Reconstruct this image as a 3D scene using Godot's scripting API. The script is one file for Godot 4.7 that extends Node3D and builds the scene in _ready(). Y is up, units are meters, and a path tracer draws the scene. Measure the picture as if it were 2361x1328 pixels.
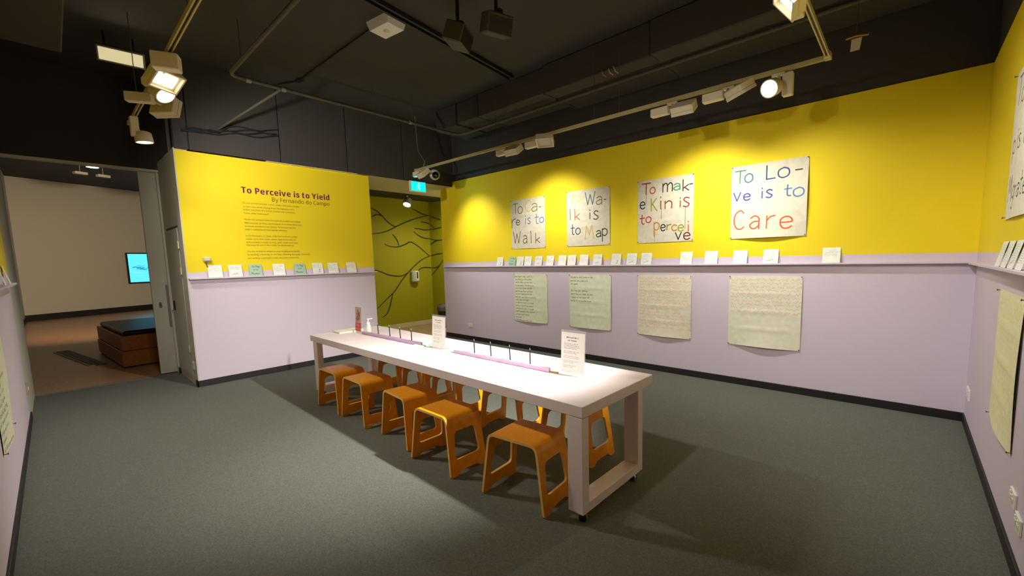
extends Node3D

# ---------------------------------------------------------------- room measures (metres)
const XR := 5.54      # long yellow and lilac wall
const ZB := -7.138    # wall with the title text
const ZF := 0.488     # wall at the right edge of the picture
const XL := -0.3      # wall at the left edge of the picture
const SPLIT := 1.595  # yellow above, lilac below
const CEIL := 4.25
const TRACK := 3.3

var M := {}
var taken := {}

# ---------------------------------------------------------------- small helpers
func numbered(n: String) -> String:
	if not taken.has(n):
		taken[n] = 0
		return n
	taken[n] += 1
	return "%s_%03d" % [n, taken[n]]

func tag(o: Node3D, label: String, category: String, group := "", kind := "") -> Node3D:
	o.set_meta("label", label)
	if category: o.set_meta("category", category)
	if group: o.set_meta("group", group)
	if kind: o.set_meta("kind", kind)
	return o

func thing(called: String, label: String, category: String, at := Vector3.ZERO, group := "") -> Node3D:
	var o := Node3D.new()
	o.name = numbered(called)
	add_child(o)
	o.position = at
	return tag(o, label, category, group)

func mb() -> SurfaceTool:
	var st := SurfaceTool.new()
	st.begin(Mesh.PRIMITIVE_TRIANGLES)
	st.set_smooth_group(-1)
	return st

func part(st: SurfaceTool, called: String, m: Material, parent: Node3D, at := Vector3.ZERO) -> MeshInstance3D:
	st.generate_normals()
	var o := MeshInstance3D.new()
	o.name = called
	o.mesh = st.commit()
	o.mesh.surface_set_material(0, m)
	parent.add_child(o, true)
	o.position = at
	return o

func solo(st: SurfaceTool, called: String, m: Material, label: String, category: String, group := "", at := Vector3.ZERO) -> MeshInstance3D:
	var o := part(st, numbered(called), m, self, at)
	tag(o, label, category, group)
	return o

func struct(called: String, pieces: Array, label := "") -> MeshInstance3D:
	# pieces: [SurfaceTool, Material] pairs, one mesh of several surfaces
	var mesh: ArrayMesh = null
	for p in pieces:
		p[0].generate_normals()
		mesh = p[0].commit(mesh) if mesh else p[0].commit()
		mesh.surface_set_material(mesh.get_surface_count() - 1, p[1])
	var o := MeshInstance3D.new()
	o.name = numbered(called)
	o.mesh = mesh
	add_child(o)
	o.set_meta("kind", "structure")
	if label: o.set_meta("label", label)
	return o

func tri(st: SurfaceTool, a: Vector3, b: Vector3, c: Vector3, mid: Vector3) -> void:
	if (a - c).cross(a - b).dot((a + b + c) / 3.0 - mid) < 0.0:
		var t := b
		b = c
		c = t
	st.add_vertex(a); st.add_vertex(b); st.add_vertex(c)

func quad(st: SurfaceTool, a: Vector3, b: Vector3, c: Vector3, d: Vector3, mid: Vector3) -> void:
	tri(st, a, b, c, mid)
	tri(st, a, c, d, mid)

# a box with chamfered edges
func box(st: SurfaceTool, c: Vector3, size: Vector3, bevel := 0.0, basis := Basis.IDENTITY) -> void:
	var h := size / 2.0
	var b := minf(bevel, minf(h.x, minf(h.y, h.z)) * 0.9)
	var p := func(s: Vector3, ax: int) -> Vector3:
		var v := Vector3(s.x * (h.x - b), s.y * (h.y - b), s.z * (h.z - b))
		v[ax] = s[ax] * h[ax]
		return c + basis * v
	var sg := [-1.0, 1.0]
	for ax in 3:
		var u := (ax + 1) % 3
		var w := (ax + 2) % 3
		for s in sg:
			var q := []
			for k in [[-1, -1], [1, -1], [1, 1], [-1, 1]]:
				var v := Vector3.ZERO
				v[ax] = s; v[u] = k[0]; v[w] = k[1]
				q.append(p.call(v, ax))
			quad(st, q[0], q[1], q[2], q[3], c)
	if b <= 0.0: return
	for ax in 3:
		var u := (ax + 1) % 3
		var w := (ax + 2) % 3
		for su in sg:
			for sw in sg:
				var lo := Vector3.ZERO
				var hi := Vector3.ZERO
				lo[ax] = -1; hi[ax] = 1
				lo[u] = su; hi[u] = su; lo[w] = sw; hi[w] = sw
				quad(st, p.call(lo, u), p.call(hi, u), p.call(hi, w), p.call(lo, w), c)
	for sx in sg:
		for sy in sg:
			for sz in sg:
				var v := Vector3(sx, sy, sz)
				tri(st, p.call(v, 0), p.call(v, 1), p.call(v, 2), c)

func span(st: SurfaceTool, a: Vector3, b: Vector3, bevel := 0.0) -> void:
	box(st, (a + b) / 2.0, (b - a).abs(), bevel)

func frame_of(d: Vector3) -> Basis:
	var z := d.normalized()
	var up := Vector3.UP if absf(z.y) < 0.99 else Vector3.RIGHT
	var x := up.cross(z).normalized()
	return Basis(x, z.cross(x), z)

# a round bar or cone along a polyline of points with radii
func tube(st: SurfaceTool, pts: Array, r: float, n := 8, caps := true, r1 := -1.0) -> void:
	st.set_smooth_group(1)
	var rings := []
	var bs := Basis.IDENTITY
	for i in pts.size():
		var d: Vector3
		if i == 0: d = pts[1] - pts[0]
		elif i == pts.size() - 1: d = pts[i] - pts[i - 1]
		else: d = (pts[i + 1] - pts[i]).normalized() + (pts[i] - pts[i - 1]).normalized()
		if i == 0: bs = frame_of(d)
		else:
			var z := d.normalized()
			var x := (bs.x - z * bs.x.dot(z)).normalized()
			bs = Basis(x, z.cross(x), z)
		var rr := r if r1 < 0.0 else lerpf(r, r1, i / float(pts.size() - 1))
		var ring := []
		for k in n:
			var a := TAU * k / n
			ring.append(pts[i] + (bs.x * cos(a) + bs.y * sin(a)) * rr)
		rings.append(ring)
	for i in pts.size() - 1:
		var mid: Vector3 = (pts[i] + pts[i + 1]) / 2.0
		for k in n:
			quad(st, rings[i][k], rings[i][(k + 1) % n], rings[i + 1][(k + 1) % n], rings[i + 1][k], mid)
	st.set_smooth_group(-1)
	if caps:
		for e in [[0, 1], [pts.size() - 1, pts.size() - 2]]:
			for k in range(1, n - 1):
				tri(st, rings[e[0]][0], rings[e[0]][k], rings[e[0]][k + 1], pts[e[1]])

# a turned shape: profile of [radius, height] about an axis
func lathe(st: SurfaceTool, at: Vector3, axis: Vector3, prof: Array, n := 16) -> void:
	var bs := frame_of(axis)
	st.set_smooth_group(1)
	for i in prof.size() - 1:
		for k in n:
			var a := TAU * k / n
			var b := TAU * (k + 1) / n
			var f := func(ang: float, j: int) -> Vector3:
				return at + (bs.x * cos(ang) + bs.y * sin(ang)) * prof[j][0] + bs.z * prof[j][1]
			var p0: Vector3 = f.call(a, i)
			var p1: Vector3 = f.call(b, i)
			var p2: Vector3 = f.call(b, i + 1)
			var p3: Vector3 = f.call(a, i + 1)
			var mid: Vector3 = at + bs.z * (prof[i][1] + prof[i + 1][1]) / 2.0
			var out := ((p0 + p1 + p2 + p3) / 4.0 - mid)
			# flat discs face along the axis, away from the body's middle
			if absf(prof[i][1] - prof[i + 1][1]) < 0.0005:
				var body: float = (prof[0][1] + prof[prof.size() - 1][1]) / 2.0
				mid = (p0 + p1 + p2 + p3) / 4.0 - bs.z * (1.0 if prof[i][1] >= body else -1.0)
				st.set_smooth_group(-1)
			else:
				st.set_smooth_group(1)
			if prof[i][0] > 0.0001: tri(st, p0, p1, p2, mid)
			if prof[i + 1][0] > 0.0001: tri(st, p0, p2, p3, mid)
	st.set_smooth_group(-1)

# a flat outline given a thickness along n (fan from its middle: star-shaped outlines)
func slab(st: SurfaceTool, outline: Array, n: Vector3) -> void:
	var c := Vector3.ZERO
	for p in outline: c += p
	c /= outline.size()
	for i in outline.size():
		var a: Vector3 = outline[i]
		var b: Vector3 = outline[(i + 1) % outline.size()]
		tri(st, a + n, b + n, c + n, c)
		tri(st, a - n, b - n, c - n, c)
		quad(st, a + n, b + n, b - n, a - n, c)

# ---------------------------------------------------------------- materials
func mat(hex: String, rough := 0.6, metal := 0.0) -> StandardMaterial3D:
	var m := StandardMaterial3D.new()
	m.albedo_color = Color(hex)
	m.roughness = rough
	m.metallic = metal
	return m

func noise_tex(freq: float, lo: Color, hi: Color, seed_: int, oct := 3, px := 512, normal := false, strength := 4.0) -> NoiseTexture2D:
	var f := FastNoiseLite.new()
	f.seed = seed_
	f.frequency = freq
	f.fractal_octaves = oct
	var t := NoiseTexture2D.new()
	t.width = px
	t.height = px
	t.seamless = true
	t.noise = f
	if normal:
		t.as_normal_map = true
		t.bump_strength = strength
	else:
		var g := Gradient.new()
		g.set_color(0, lo)
		g.set_color(1, hi)
		t.color_ramp = g
	return t

# tufts of a carpet: light and dark flecks a few pixels across, the picture repeats without a seam
func fleck_image(n: int, lo: Color, hi: Color, seed_: int) -> Image:
	var rng := RandomNumberGenerator.new()
	rng.seed = seed_
	var img := Image.create(n, n, false, Image.FORMAT_RGBA8)
	img.fill(lo.lerp(hi, 0.5))
	for k in n * n / 3:
		var f := rng.randf()
		img.fill_rect(Rect2i(rng.randi() % n, rng.randi() % n, 1 + rng.randi() % 3, 1 + rng.randi() % 3), lo.lerp(hi, f * f * (3.0 - 2.0 * f)))
	img.generate_mipmaps()
	return img

func glow(hex: String, strength: float) -> StandardMaterial3D:
	var m := mat(hex, 0.4)
	m.emission_enabled = true
	m.emission = Color(hex)
	m.emission_energy_multiplier = strength
	return m

func paint(hex: String, rough: float) -> StandardMaterial3D:
	var m := mat(hex, rough)
	m.normal_enabled = true
	m.normal_texture = noise_tex(0.09, Color.BLACK, Color.WHITE, 7, 3, 256, true, 1.2)
	m.normal_scale = 0.12
	m.uv1_triplanar = true
	m.uv1_world_triplanar = true
	m.uv1_scale = Vector3(1.6, 1.6, 1.6)
	return m

func materials() -> void:
	M.yellow = paint("efd612", 0.75)
	M.lilac = paint("d3c6d7", 0.7)
	M.white = paint("c9c5b8", 0.7)
	M.black = paint("3d3a37", 0.9)
	M.green = paint("a4a30a", 0.7)
	M.carpet = mat("ffffff", 1.0)
	M.carpet.albedo_texture = ImageTexture.create_from_image(fleck_image(512, Color("55574f"), Color("6a6c64"), 17))
	M.carpet.uv1_triplanar = true
	M.carpet.uv1_world_triplanar = true
	M.carpet.uv1_scale = Vector3(0.8, 0.8, 0.8)
	M.base = mat("1b1a1d", 0.5)
	M.wood_floor = mat("ffffff", 0.35)
	M.wood_floor.albedo_texture = noise_tex(0.02, Color("926a4c"), Color("b08462"), 11, 4, 1024)
	M.wood_floor.uv1_triplanar = true
	M.wood_floor.uv1_world_triplanar = true
	M.wood_floor.uv1_scale = Vector3(2.6, 1.0, 0.22)
	M.vinyl = mat("a8946c", 0.5)
	M.cream = mat("d8d0b4", 0.6)
	M.table = mat("e4d5da", 0.45)
	M.rail = mat("c6a8c9", 0.5)
	M.ply = mat("ffffff", 0.38)
	M.ply.albedo_texture = noise_tex(0.03, Color("e08a04"), Color("f0a00c"), 21, 4, 512)
	M.ply.uv1_triplanar = true
	M.ply.uv1_scale = Vector3(1.0, 0.9, 5.0)
	M.ply.clearcoat_enabled = true
	M.ply.clearcoat = 0.25
	M.ply.clearcoat_roughness = 0.35
	M.ply_edge = mat("eabf6c", 0.5)
	M.metal = mat("c6c4c0", 0.3, 0.9)
	M.steel = mat("7f7d78", 0.45, 0.6)
	M.dark = mat("151416", 0.5)
	M.rubber = mat("0e0e0f", 0.55)
	M.lamp_white = mat("d8cdb2", 0.5)
	M.track = mat("b8a878", 0.5)
	M.pipe = mat("4a463c", 0.6)
	M.paper = mat("e9e4d4", 0.85)
	M.plastic = mat("e8e6e0", 0.35)
	M.orange_wood = mat("ffffff", 0.4)
	M.orange_wood.albedo_texture = noise_tex(0.03, Color("93501d"), Color("b46f30"), 31, 4, 512)
	M.orange_wood.uv1_triplanar = true
	M.orange_wood.uv1_scale = Vector3(1.2, 4.0, 1.2)
	M.cushion = mat("121317", 0.42)
	M.lit = glow("fff4df", 6.0)
	M.unlit = mat("cfc9b8", 0.3)
	var g := StandardMaterial3D.new()
	g.albedo_color = Color(0.95, 0.97, 0.97, 0.12)
	g.transparency = BaseMaterial3D.TRANSPARENCY_ALPHA
	g.roughness = 0.05
	M.acrylic = g
	M.pin = mat("4a4640", 0.4, 0.4)

# ---------------------------------------------------------------- pen strokes drawn into pictures
const FONT := {
	"a": [[0.05, 0.42, 0.22, 0.5, 0.4, 0.42, 0.42, 0.2, 0.42, 0.0], [0.42, 0.28, 0.2, 0.28, 0.02, 0.16, 0.1, 0.02, 0.28, 0.02, 0.42, 0.14]],
	"b": [[0, 1, 0, 0], [0, 0.4, 0.22, 0.5, 0.42, 0.36, 0.4, 0.1, 0.2, 0, 0, 0.08]],
	"c": [[0.42, 0.42, 0.22, 0.5, 0.03, 0.35, 0.03, 0.15, 0.2, 0, 0.42, 0.08]],
	"d": [[0.42, 1, 0.42, 0], [0.42, 0.4, 0.2, 0.5, 0.02, 0.36, 0.02, 0.12, 0.2, 0, 0.42, 0.1]],
	"e": [[0.03, 0.26, 0.45, 0.28, 0.4, 0.45, 0.22, 0.5, 0.05, 0.4, 0.02, 0.2, 0.12, 0.03, 0.3, 0, 0.45, 0.08]],
	"f": [[0.36, 0.95, 0.2, 0.98, 0.14, 0.8, 0.14, 0], [0, 0.5, 0.32, 0.5]],
	"g": [[0.42, 0.5, 0.42, -0.25, 0.25, -0.4, 0.02, -0.3], [0.42, 0.4, 0.2, 0.5, 0.02, 0.36, 0.02, 0.14, 0.2, 0.02, 0.42, 0.12]],
	"h": [[0, 1, 0, 0], [0, 0.33, 0.2, 0.5, 0.38, 0.38, 0.38, 0]],
	"i": [[0, 0.5, 0, 0], [0, 0.72, 0.01, 0.76]],
	"j": [[0.2, 0.5, 0.2, -0.2, 0.02, -0.35], [0.2, 0.72, 0.21, 0.76]],
	"k": [[0, 1, 0, 0], [0.38, 0.52, 0, 0.22], [0.1, 0.3, 0.4, 0]],
	"l": [[0, 1, 0.02, 0.02]],
	"m": [[0, 0.5, 0, 0], [0, 0.35, 0.15, 0.5, 0.28, 0.4, 0.28, 0], [0.28, 0.35, 0.45, 0.5, 0.58, 0.38, 0.58, 0]],
	"n": [[0, 0.5, 0, 0], [0, 0.33, 0.2, 0.5, 0.38, 0.38, 0.38, 0]],
	"o": [[0.25, 0.5, 0.05, 0.4, 0, 0.25, 0.05, 0.08, 0.22, 0, 0.42, 0.08, 0.48, 0.25, 0.42, 0.42, 0.25, 0.5]],
	"p": [[0, 0.5, 0, -0.4], [0, 0.4, 0.2, 0.5, 0.42, 0.38, 0.4, 0.12, 0.2, 0, 0, 0.1]],
	"r": [[0, 0.5, 0, 0], [0, 0.3, 0.12, 0.45, 0.3, 0.5]],
	"s": [[0.4, 0.45, 0.2, 0.5, 0.04, 0.4, 0.2, 0.26, 0.4, 0.14, 0.25, 0, 0.02, 0.05]],
	"t": [[0.18, 0.85, 0.16, 0.3, 0.2, 0.05, 0.36, 0.02], [0, 0.55, 0.4, 0.57]],
	"u": [[0, 0.5, 0, 0.15, 0.15, 0, 0.36, 0.12, 0.38, 0.5], [0.38, 0.5, 0.38, 0]],
	"v": [[0, 0.5, 0.2, 0], [0.2, 0, 0.42, 0.5]],
	"w": [[0, 0.5, 0.13, 0], [0.13, 0, 0.26, 0.4], [0.26, 0.4, 0.4, 0], [0.4, 0, 0.54, 0.5]],
	"x": [[0, 0.5, 0.4, 0], [0.4, 0.5, 0, 0]],
	"y": [[0, 0.5, 0.2, 0.02], [0.42, 0.5, 0.1, -0.4]],
	"z": [[0, 0.5, 0.4, 0.5], [0.4, 0.5, 0, 0], [0, 0, 0.4, 0]],
	"B": [[0, 1, 0, 0], [0, 1, 0.4, 0.9, 0.35, 0.6, 0, 0.55], [0, 0.55, 0.45, 0.48, 0.45, 0.12, 0, 0]],
	"C": [[0.6, 0.85, 0.4, 1, 0.12, 0.85, 0, 0.5, 0.12, 0.12, 0.38, 0, 0.62, 0.12]],
	"D": [[0, 1, 0, 0], [0, 1, 0.35, 0.9, 0.52, 0.5, 0.35, 0.1, 0, 0]],
	"I": [[0, 1, 0, 0]],
	"K": [[0, 1, 0, 0], [0.5, 1, 0, 0.45], [0.12, 0.55, 0.55, 0]],
	"L": [[0, 1, 0, 0], [0, 0, 0.5, 0.02]],
	"M": [[0, 0, 0.15, 1], [0.15, 1, 0.4, 0.3], [0.4, 0.3, 0.65, 1], [0.65, 1, 0.8, 0]],
	"R": [[0, 1, 0, 0], [0, 1, 0.4, 0.9, 0.38, 0.6, 0, 0.5], [0.15, 0.5, 0.5, 0]],
	"T": [[0, 1, 0.6, 1], [0.3, 1, 0.28, 0]],
	"W": [[0, 1, 0.2, 0], [0.2, 0, 0.4, 0.8], [0.4, 0.8, 0.6, 0], [0.6, 0, 0.8, 1]],
	"-": [[0, 0.3, 0.3, 0.3]],
	"|": [[0, 1, 0, 0]],
	".": [[0, 0.02, 0.01, 0]],
	",": [[0.03, 0.05, 0, -0.1]],
}

# the points of one stroke, rounded between the given ones
func smooth_pts(a: Array, step := 5) -> PackedVector2Array:
	var p := PackedVector2Array()
	var n: int = a.size() / 2
	for i in n: p.append(Vector2(a[2 * i], a[2 * i + 1]))
	if n < 3: return p
	var out := PackedVector2Array()
	for i in n - 1:
		var p0 := p[maxi(i - 1, 0)]
		var p3 := p[mini(i + 2, n - 1)]
		for k in step:
			out.append(p[i].cubic_interpolate(p[i + 1], p0, p3, k / float(step)))
	out.append(p[n - 1])
	return out

# a round-nosed pen line; grain breaks it up as a crayon on paper does
func pen(img: Image, pts: PackedVector2Array, w: float, col: Color, grain := 0.0) -> void:
	var sw := img.get_width()
	var sh := img.get_height()
	for i in pts.size() - 1:
		var a := pts[i]
		var b := pts[i + 1]
		var ab := b - a
		var l2 := maxf(ab.length_squared(), 0.0001)
		var x0 := clampi(int(minf(a.x, b.x) - w), 0, sw - 1)
		var x1 := clampi(int(maxf(a.x, b.x) + w) + 1, 0, sw - 1)
		var y0 := clampi(int(minf(a.y, b.y) - w), 0, sh - 1)
		var y1 := clampi(int(maxf(a.y, b.y) + w) + 1, 0, sh - 1)
		for y in range(y0, y1 + 1):
			for x in range(x0, x1 + 1):
				var q := Vector2(x + 0.5, y + 0.5)
				var t := clampf((q - a).dot(ab) / l2, 0.0, 1.0)
				var cov := clampf(w / 2.0 + 0.5 - q.distance_to(a + ab * t), 0.0, 1.0)
				if cov > 0.0:
					if grain > 0.0:
						cov *= 1.0 - grain * (((x * 7919 + y * 104729) ^ (x * y * 31)) % 97) / 97.0
					img.set_pixel(x, y, img.get_pixel(x, y).lerp(col, cov * col.a))

# a letter fitted to the box u0..u1, v0..v1 of the sheet
func letter(img: Image, ch: String, u0: float, u1: float, v0: float, v1: float, w: float, col: Color, grain: float) -> void:
	var lo := Vector2(9, 9)
	var hi := Vector2(-9, -9)
	for s in FONT[ch]:
		for i in s.size() / 2:
			lo = lo.min(Vector2(s[2 * i], s[2 * i + 1]))
			hi = hi.max(Vector2(s[2 * i], s[2 * i + 1]))
	var d := hi - lo
	for s in FONT[ch]:
		var p := smooth_pts(s, 6)
		for i in p.size():
			var fx := (p[i].x - lo.x) / d.x if d.x > 0.05 else 0.5
			var fy := (p[i].y - lo.y) / d.y if d.y > 0.02 else 0.5
			p[i] = Vector2(lerpf(u0, u1, fx) * img.get_width(), lerpf(v1, v0, fy) * img.get_height())
		pen(img, p, w, col, grain)

# running handwriting; x, y and size in pixels; returns where it ended
func write(img: Image, text: String, x: float, y: float, size: float, w: float, col: Color, rng: RandomNumberGenerator, slope := 0.0, wobble := 0.06) -> float:
	var start := x
	for ch in text:
		if ch == " ":
			x += size * 0.42
			continue
		var g: String = ch if FONT.has(ch) else ch.to_lower()
		if not FONT.has(g): continue
		var far := 0.0
		var dy := rng.randf_range(-wobble, wobble) * size
		var up := 1.45 if g != ch else 1.0
		for s in FONT[g]:
			var p := smooth_pts(s, 3)
			for i in p.size():
				far = maxf(far, p[i].x)
				p[i] = Vector2(x + (p[i].x + p[i].y * 0.12 + rng.randf_range(-wobble, wobble) * 0.4) * size, y + dy + (x - start) * slope - p[i].y * up * size)
			pen(img, p, w, col)
		x += (far + 0.16) * size
	return x

func sheet_image(w: int, h: int, hex: String, spread: float, seed_: int) -> Image:
	var img := Image.create(w, h, false, Image.FORMAT_RGBA8)
	var f := FastNoiseLite.new()
	f.seed = seed_
	f.frequency = 0.012
	var c := Color(hex)
	for y in range(0, h, 4):
		for x in range(0, w, 4):
			var k := 1.0 + spread * f.get_noise_2d(x, y)
			img.fill_rect(Rect2i(x, y, 4, 4), Color(c.r * k, c.g * k, c.b * k))
	return img

func picture(img: Image, rough := 0.85) -> StandardMaterial3D:
	img.generate_mipmaps()
	var m := StandardMaterial3D.new()
	m.albedo_texture = ImageTexture.create_from_image(img)
	m.roughness = rough
	return m

# ---------------------------------------------------------------- sheets of paper on walls
# a loose sheet: u runs along ax, v downwards; lift says how far edges stand off the wall
func sheet_mesh(w: float, h: float, ax: Vector3, n: Vector3, bottom: float, side: float, folds: Array, m: Material, seed_: int) -> ArrayMesh:
	var f := FastNoiseLite.new()
	f.seed = seed_
	f.frequency = 2.2
	var st := SurfaceTool.new()
	st.begin(Mesh.PRIMITIVE_TRIANGLES)
	st.set_smooth_group(0)
	var N := 36
	for j in N + 1:
		for i in N + 1:
			var u := i / float(N)
			var v := j / float(N)
			var d := 0.006 + bottom * pow(v, 5.0) * pow(sin(PI * clampf(u * 0.95, 0, 1)), 1.5) + side * pow(u, 6.0) * pow(sin(PI * v), 1.2)
			d += 0.004 * sin(PI * u) * sin(PI * v) * (1.0 + f.get_noise_2d(u * 3.0, v * 3.0))
			for k in folds:
				d += 0.007 * maxf(0.0, 1.0 - absf(v - k - 0.006 * f.get_noise_1d(u * 6.0)) * 30.0) * sin(PI * u)
			st.set_uv(Vector2(u, v))
			st.add_vertex(ax * u * w + Vector3.DOWN * v * h + n * d)
	var flip := ax.cross(Vector3.DOWN).dot(n) < 0.0
	for j in N:
		for i in N:
			var a := j * (N + 1) + i
			var q := [a, a + 1, a + N + 2, a, a + N + 2, a + N + 1]
			if not flip: q = [a, a + N + 2, a + 1, a, a + N + 1, a + N + 2]
			for k in q: st.add_index(k)
	st.generate_normals()
	var mesh := st.commit()
	mesh.surface_set_material(0, m)
	return mesh

func hung_sheet(called: String, label: String, category: String, group: String, at: Vector3, w: float, h: float, ax: Vector3, n: Vector3, bottom: float, side: float, folds: Array, m: Material, seed_: int, pins := true) -> Node3D:
	var t := thing(called, label, category, at, group)
	var o := MeshInstance3D.new()
	o.name = "paper"
	o.mesh = sheet_mesh(w, h, ax, n, bottom, side, folds, m, seed_)
	t.add_child(o, true)
	if pins:
		for c in [[0.012, 0.012], [0.988, 0.012], [0.012, 0.985], [0.988, 0.985]]:
			var st := mb()
			var p: Vector3 = ax * c[0] * w + Vector3.DOWN * c[1] * h
			lathe(st, p, n, [[0.0025, 0.001], [0.0025, 0.018], [0.006, 0.018], [0.006, 0.022], [0.0, 0.022]], 8)
			part(st, "pin", M.pin, t)
	return t

const LETTERS := [
[["T",0.075,0.207,0.076,0.271,"6e6a3c"], ["o",0.215,0.352,0.140,0.282,"70653f"], ["C",0.442,0.602,0.042,0.259,"d8bb55"], ["a",0.630,0.776,0.117,0.273,"7a7045"], ["-",0.835,0.894,0.190,0.206,"6a6040"], ["r",0.020,0.138,0.380,0.566,"3f4b3e"], ["e",0.153,0.256,0.409,0.511,"38443a"], ["i",0.419,0.463,0.343,0.503,"6a68b8"], ["s",0.506,0.579,0.390,0.508,"6a68b8"], ["t",0.712,0.815,0.326,0.519,"6668c0"], ["o",0.844,0.961,0.402,0.507,"6668c8"], ["W",0.053,0.275,0.642,0.888,"7c3f28"], ["a",0.353,0.466,0.732,0.892,"84502e"], ["l",0.579,0.600,0.658,0.894,"683c30"], ["k",0.726,0.836,0.704,0.897,"6a4434"]],
	[["T",0.084,0.214,0.072,0.207,"e0c464"], ["o",0.225,0.350,0.096,0.202,"e2c86c"], ["W",0.453,0.676,0.055,0.273,"2f5c66"], ["a",0.703,0.828,0.154,0.291,"80743a"], ["-",0.874,0.919,0.211,0.224,"5a5a30"], ["l",0.066,0.102,0.309,0.508,"b04e30"], ["k",0.198,0.312,0.324,0.521,"b85438"], ["i",0.541,0.575,0.368,0.525,"33413c"], ["s",0.643,0.746,0.396,0.543,"2c3a38"], ["t",0.102,0.182,0.603,0.783,"343a78"], ["o",0.216,0.326,0.670,0.784,"2c3468"], ["M",0.441,0.640,0.646,0.881,"cfa348"], ["a",0.702,0.801,0.744,0.855,"22201c"], ["p",0.835,0.939,0.717,0.937,"24201c"]],
	[["T",0.086,0.242,0.052,0.225,"8c1414"], ["o",0.233,0.329,0.121,0.222,"c04a20"], ["m",0.468,0.633,0.091,0.220,"2a1c18"], ["a",0.659,0.764,0.117,0.214,"3c8868"], ["k",0.816,0.912,0.075,0.237,"28221a"], ["-",0.929,0.972,0.145,0.156,"241e1a"], ["e",0.049,0.136,0.336,0.446,"141c50"], ["K",0.259,0.364,0.303,0.496,"8c8c0c"], ["i",0.416,0.451,0.292,0.475,"6a2418"], ["n",0.512,0.626,0.365,0.479,"70381a"], ["i",0.757,0.792,0.339,0.473,"8c3020"], ["s",0.827,0.923,0.341,0.481,"8c2a20"], ["t",0.047,0.135,0.549,0.691,"b02a20"], ["o",0.161,0.258,0.581,0.675,"b83428"], ["p",0.315,0.404,0.685,0.900,"c87818"], ["e",0.439,0.513,0.723,0.822,"28301c"], ["r",0.548,0.618,0.729,0.812,"7c8418"], ["c",0.636,0.715,0.742,0.832,"c06a20"], ["e",0.742,0.830,0.748,0.844,"8c9818"], ["i",0.892,0.936,0.704,0.850,"c05020"], ["v",0.699,0.796,0.865,0.969,"181a24"], ["e",0.840,0.937,0.871,0.974,"5a2418"], ["|",0.161,0.165,0.225,0.358,"8c1414"], ["|",0.444,0.447,0.476,0.637,"6a2418"], ["|",0.859,0.862,0.480,0.811,"8c2a20"], ["|",0.326,0.329,0.814,0.992,"c87818"]],
	[["T",0.053,0.194,0.069,0.232,"3c7a58"], ["o",0.188,0.297,0.118,0.236,"44707c"], ["L",0.481,0.590,0.049,0.225,"24386c"], ["o",0.629,0.770,0.100,0.229,"344c84"], ["-",0.846,0.923,0.148,0.158,"1c3038"], ["v",0.038,0.135,0.363,0.473,"34488c"], ["e",0.180,0.264,0.388,0.475,"34488c"], ["i",0.417,0.443,0.335,0.467,"304c94"], ["s",0.486,0.559,0.366,0.471,"344c94"], ["t",0.719,0.803,0.332,0.472,"4a6ca8"], ["o",0.829,0.958,0.380,0.493,"5476b0"], ["C",0.050,0.193,0.613,0.872,"dc5c28"], ["a",0.278,0.401,0.701,0.874,"d85020"], ["r",0.504,0.608,0.714,0.877,"d85824"], ["e",0.680,0.822,0.738,0.891,"d84c1c"]]]

func word_poster(i: int, at: Vector3, label: String, bottom: float, side: float) -> void:
	var img := sheet_image(760, 816, "d6d1bc", 0.05, 40 + i)
	for l in LETTERS[i]:
		letter(img, l[0], l[1], l[2], l[3], l[4], 5.0 if l[0] == "|" else 14.0, Color(l[5]), 0.25)
	hung_sheet("word_poster", label, "poster", "big crayon lettered sheets on the long yellow wall", at, 0.8, 0.86, Vector3.BACK, Vector3.LEFT, bottom, side, [0.33, 0.66], picture(img), 60 + i)

func written_sheet(lines: Array, ink: Color, hex: String, size: float, gap: float, w: float, seed_: int) -> Material:
	var rng := RandomNumberGenerator.new()
	rng.seed = seed_
	var img := sheet_image(720, 800, hex, 0.04, seed_)
	var y := gap * 1.1
	for l in lines:
		write(img, l, 18 + rng.randf_range(0, 10), y, size, w, ink, rng, rng.randf_range(-0.004, 0.006), 0.09)
		y += gap
	return picture(img)

# looping illegible handwriting, the strokes packed line after line
func scrawl_sheet(img: Image, y0: float, y1: float, gap: float, cols: Array, rng: RandomNumberGenerator, w := 4.0) -> void:
	var W := img.get_width()
	var y := y0
	while y < y1:
		var x := 16.0 + rng.randf_range(0, 10)
		var stop := W - 16.0 - (rng.randf_range(0, 200) if rng.randf() < 0.25 else 0.0)
		while x < stop:
			var p := PackedVector2Array()
			var n := rng.randi_range(5, 14)
			for k in n:
				p.append(Vector2(minf(x, W - 8), y + (rng.randf_range(-0.5, 0.28)) * gap))
				x += rng.randf_range(5, 13)
			pen(img, p, w, cols[rng.randi() % cols.size()], 0.3)
			x += rng.randf_range(8, 20)
		y += gap

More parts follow.
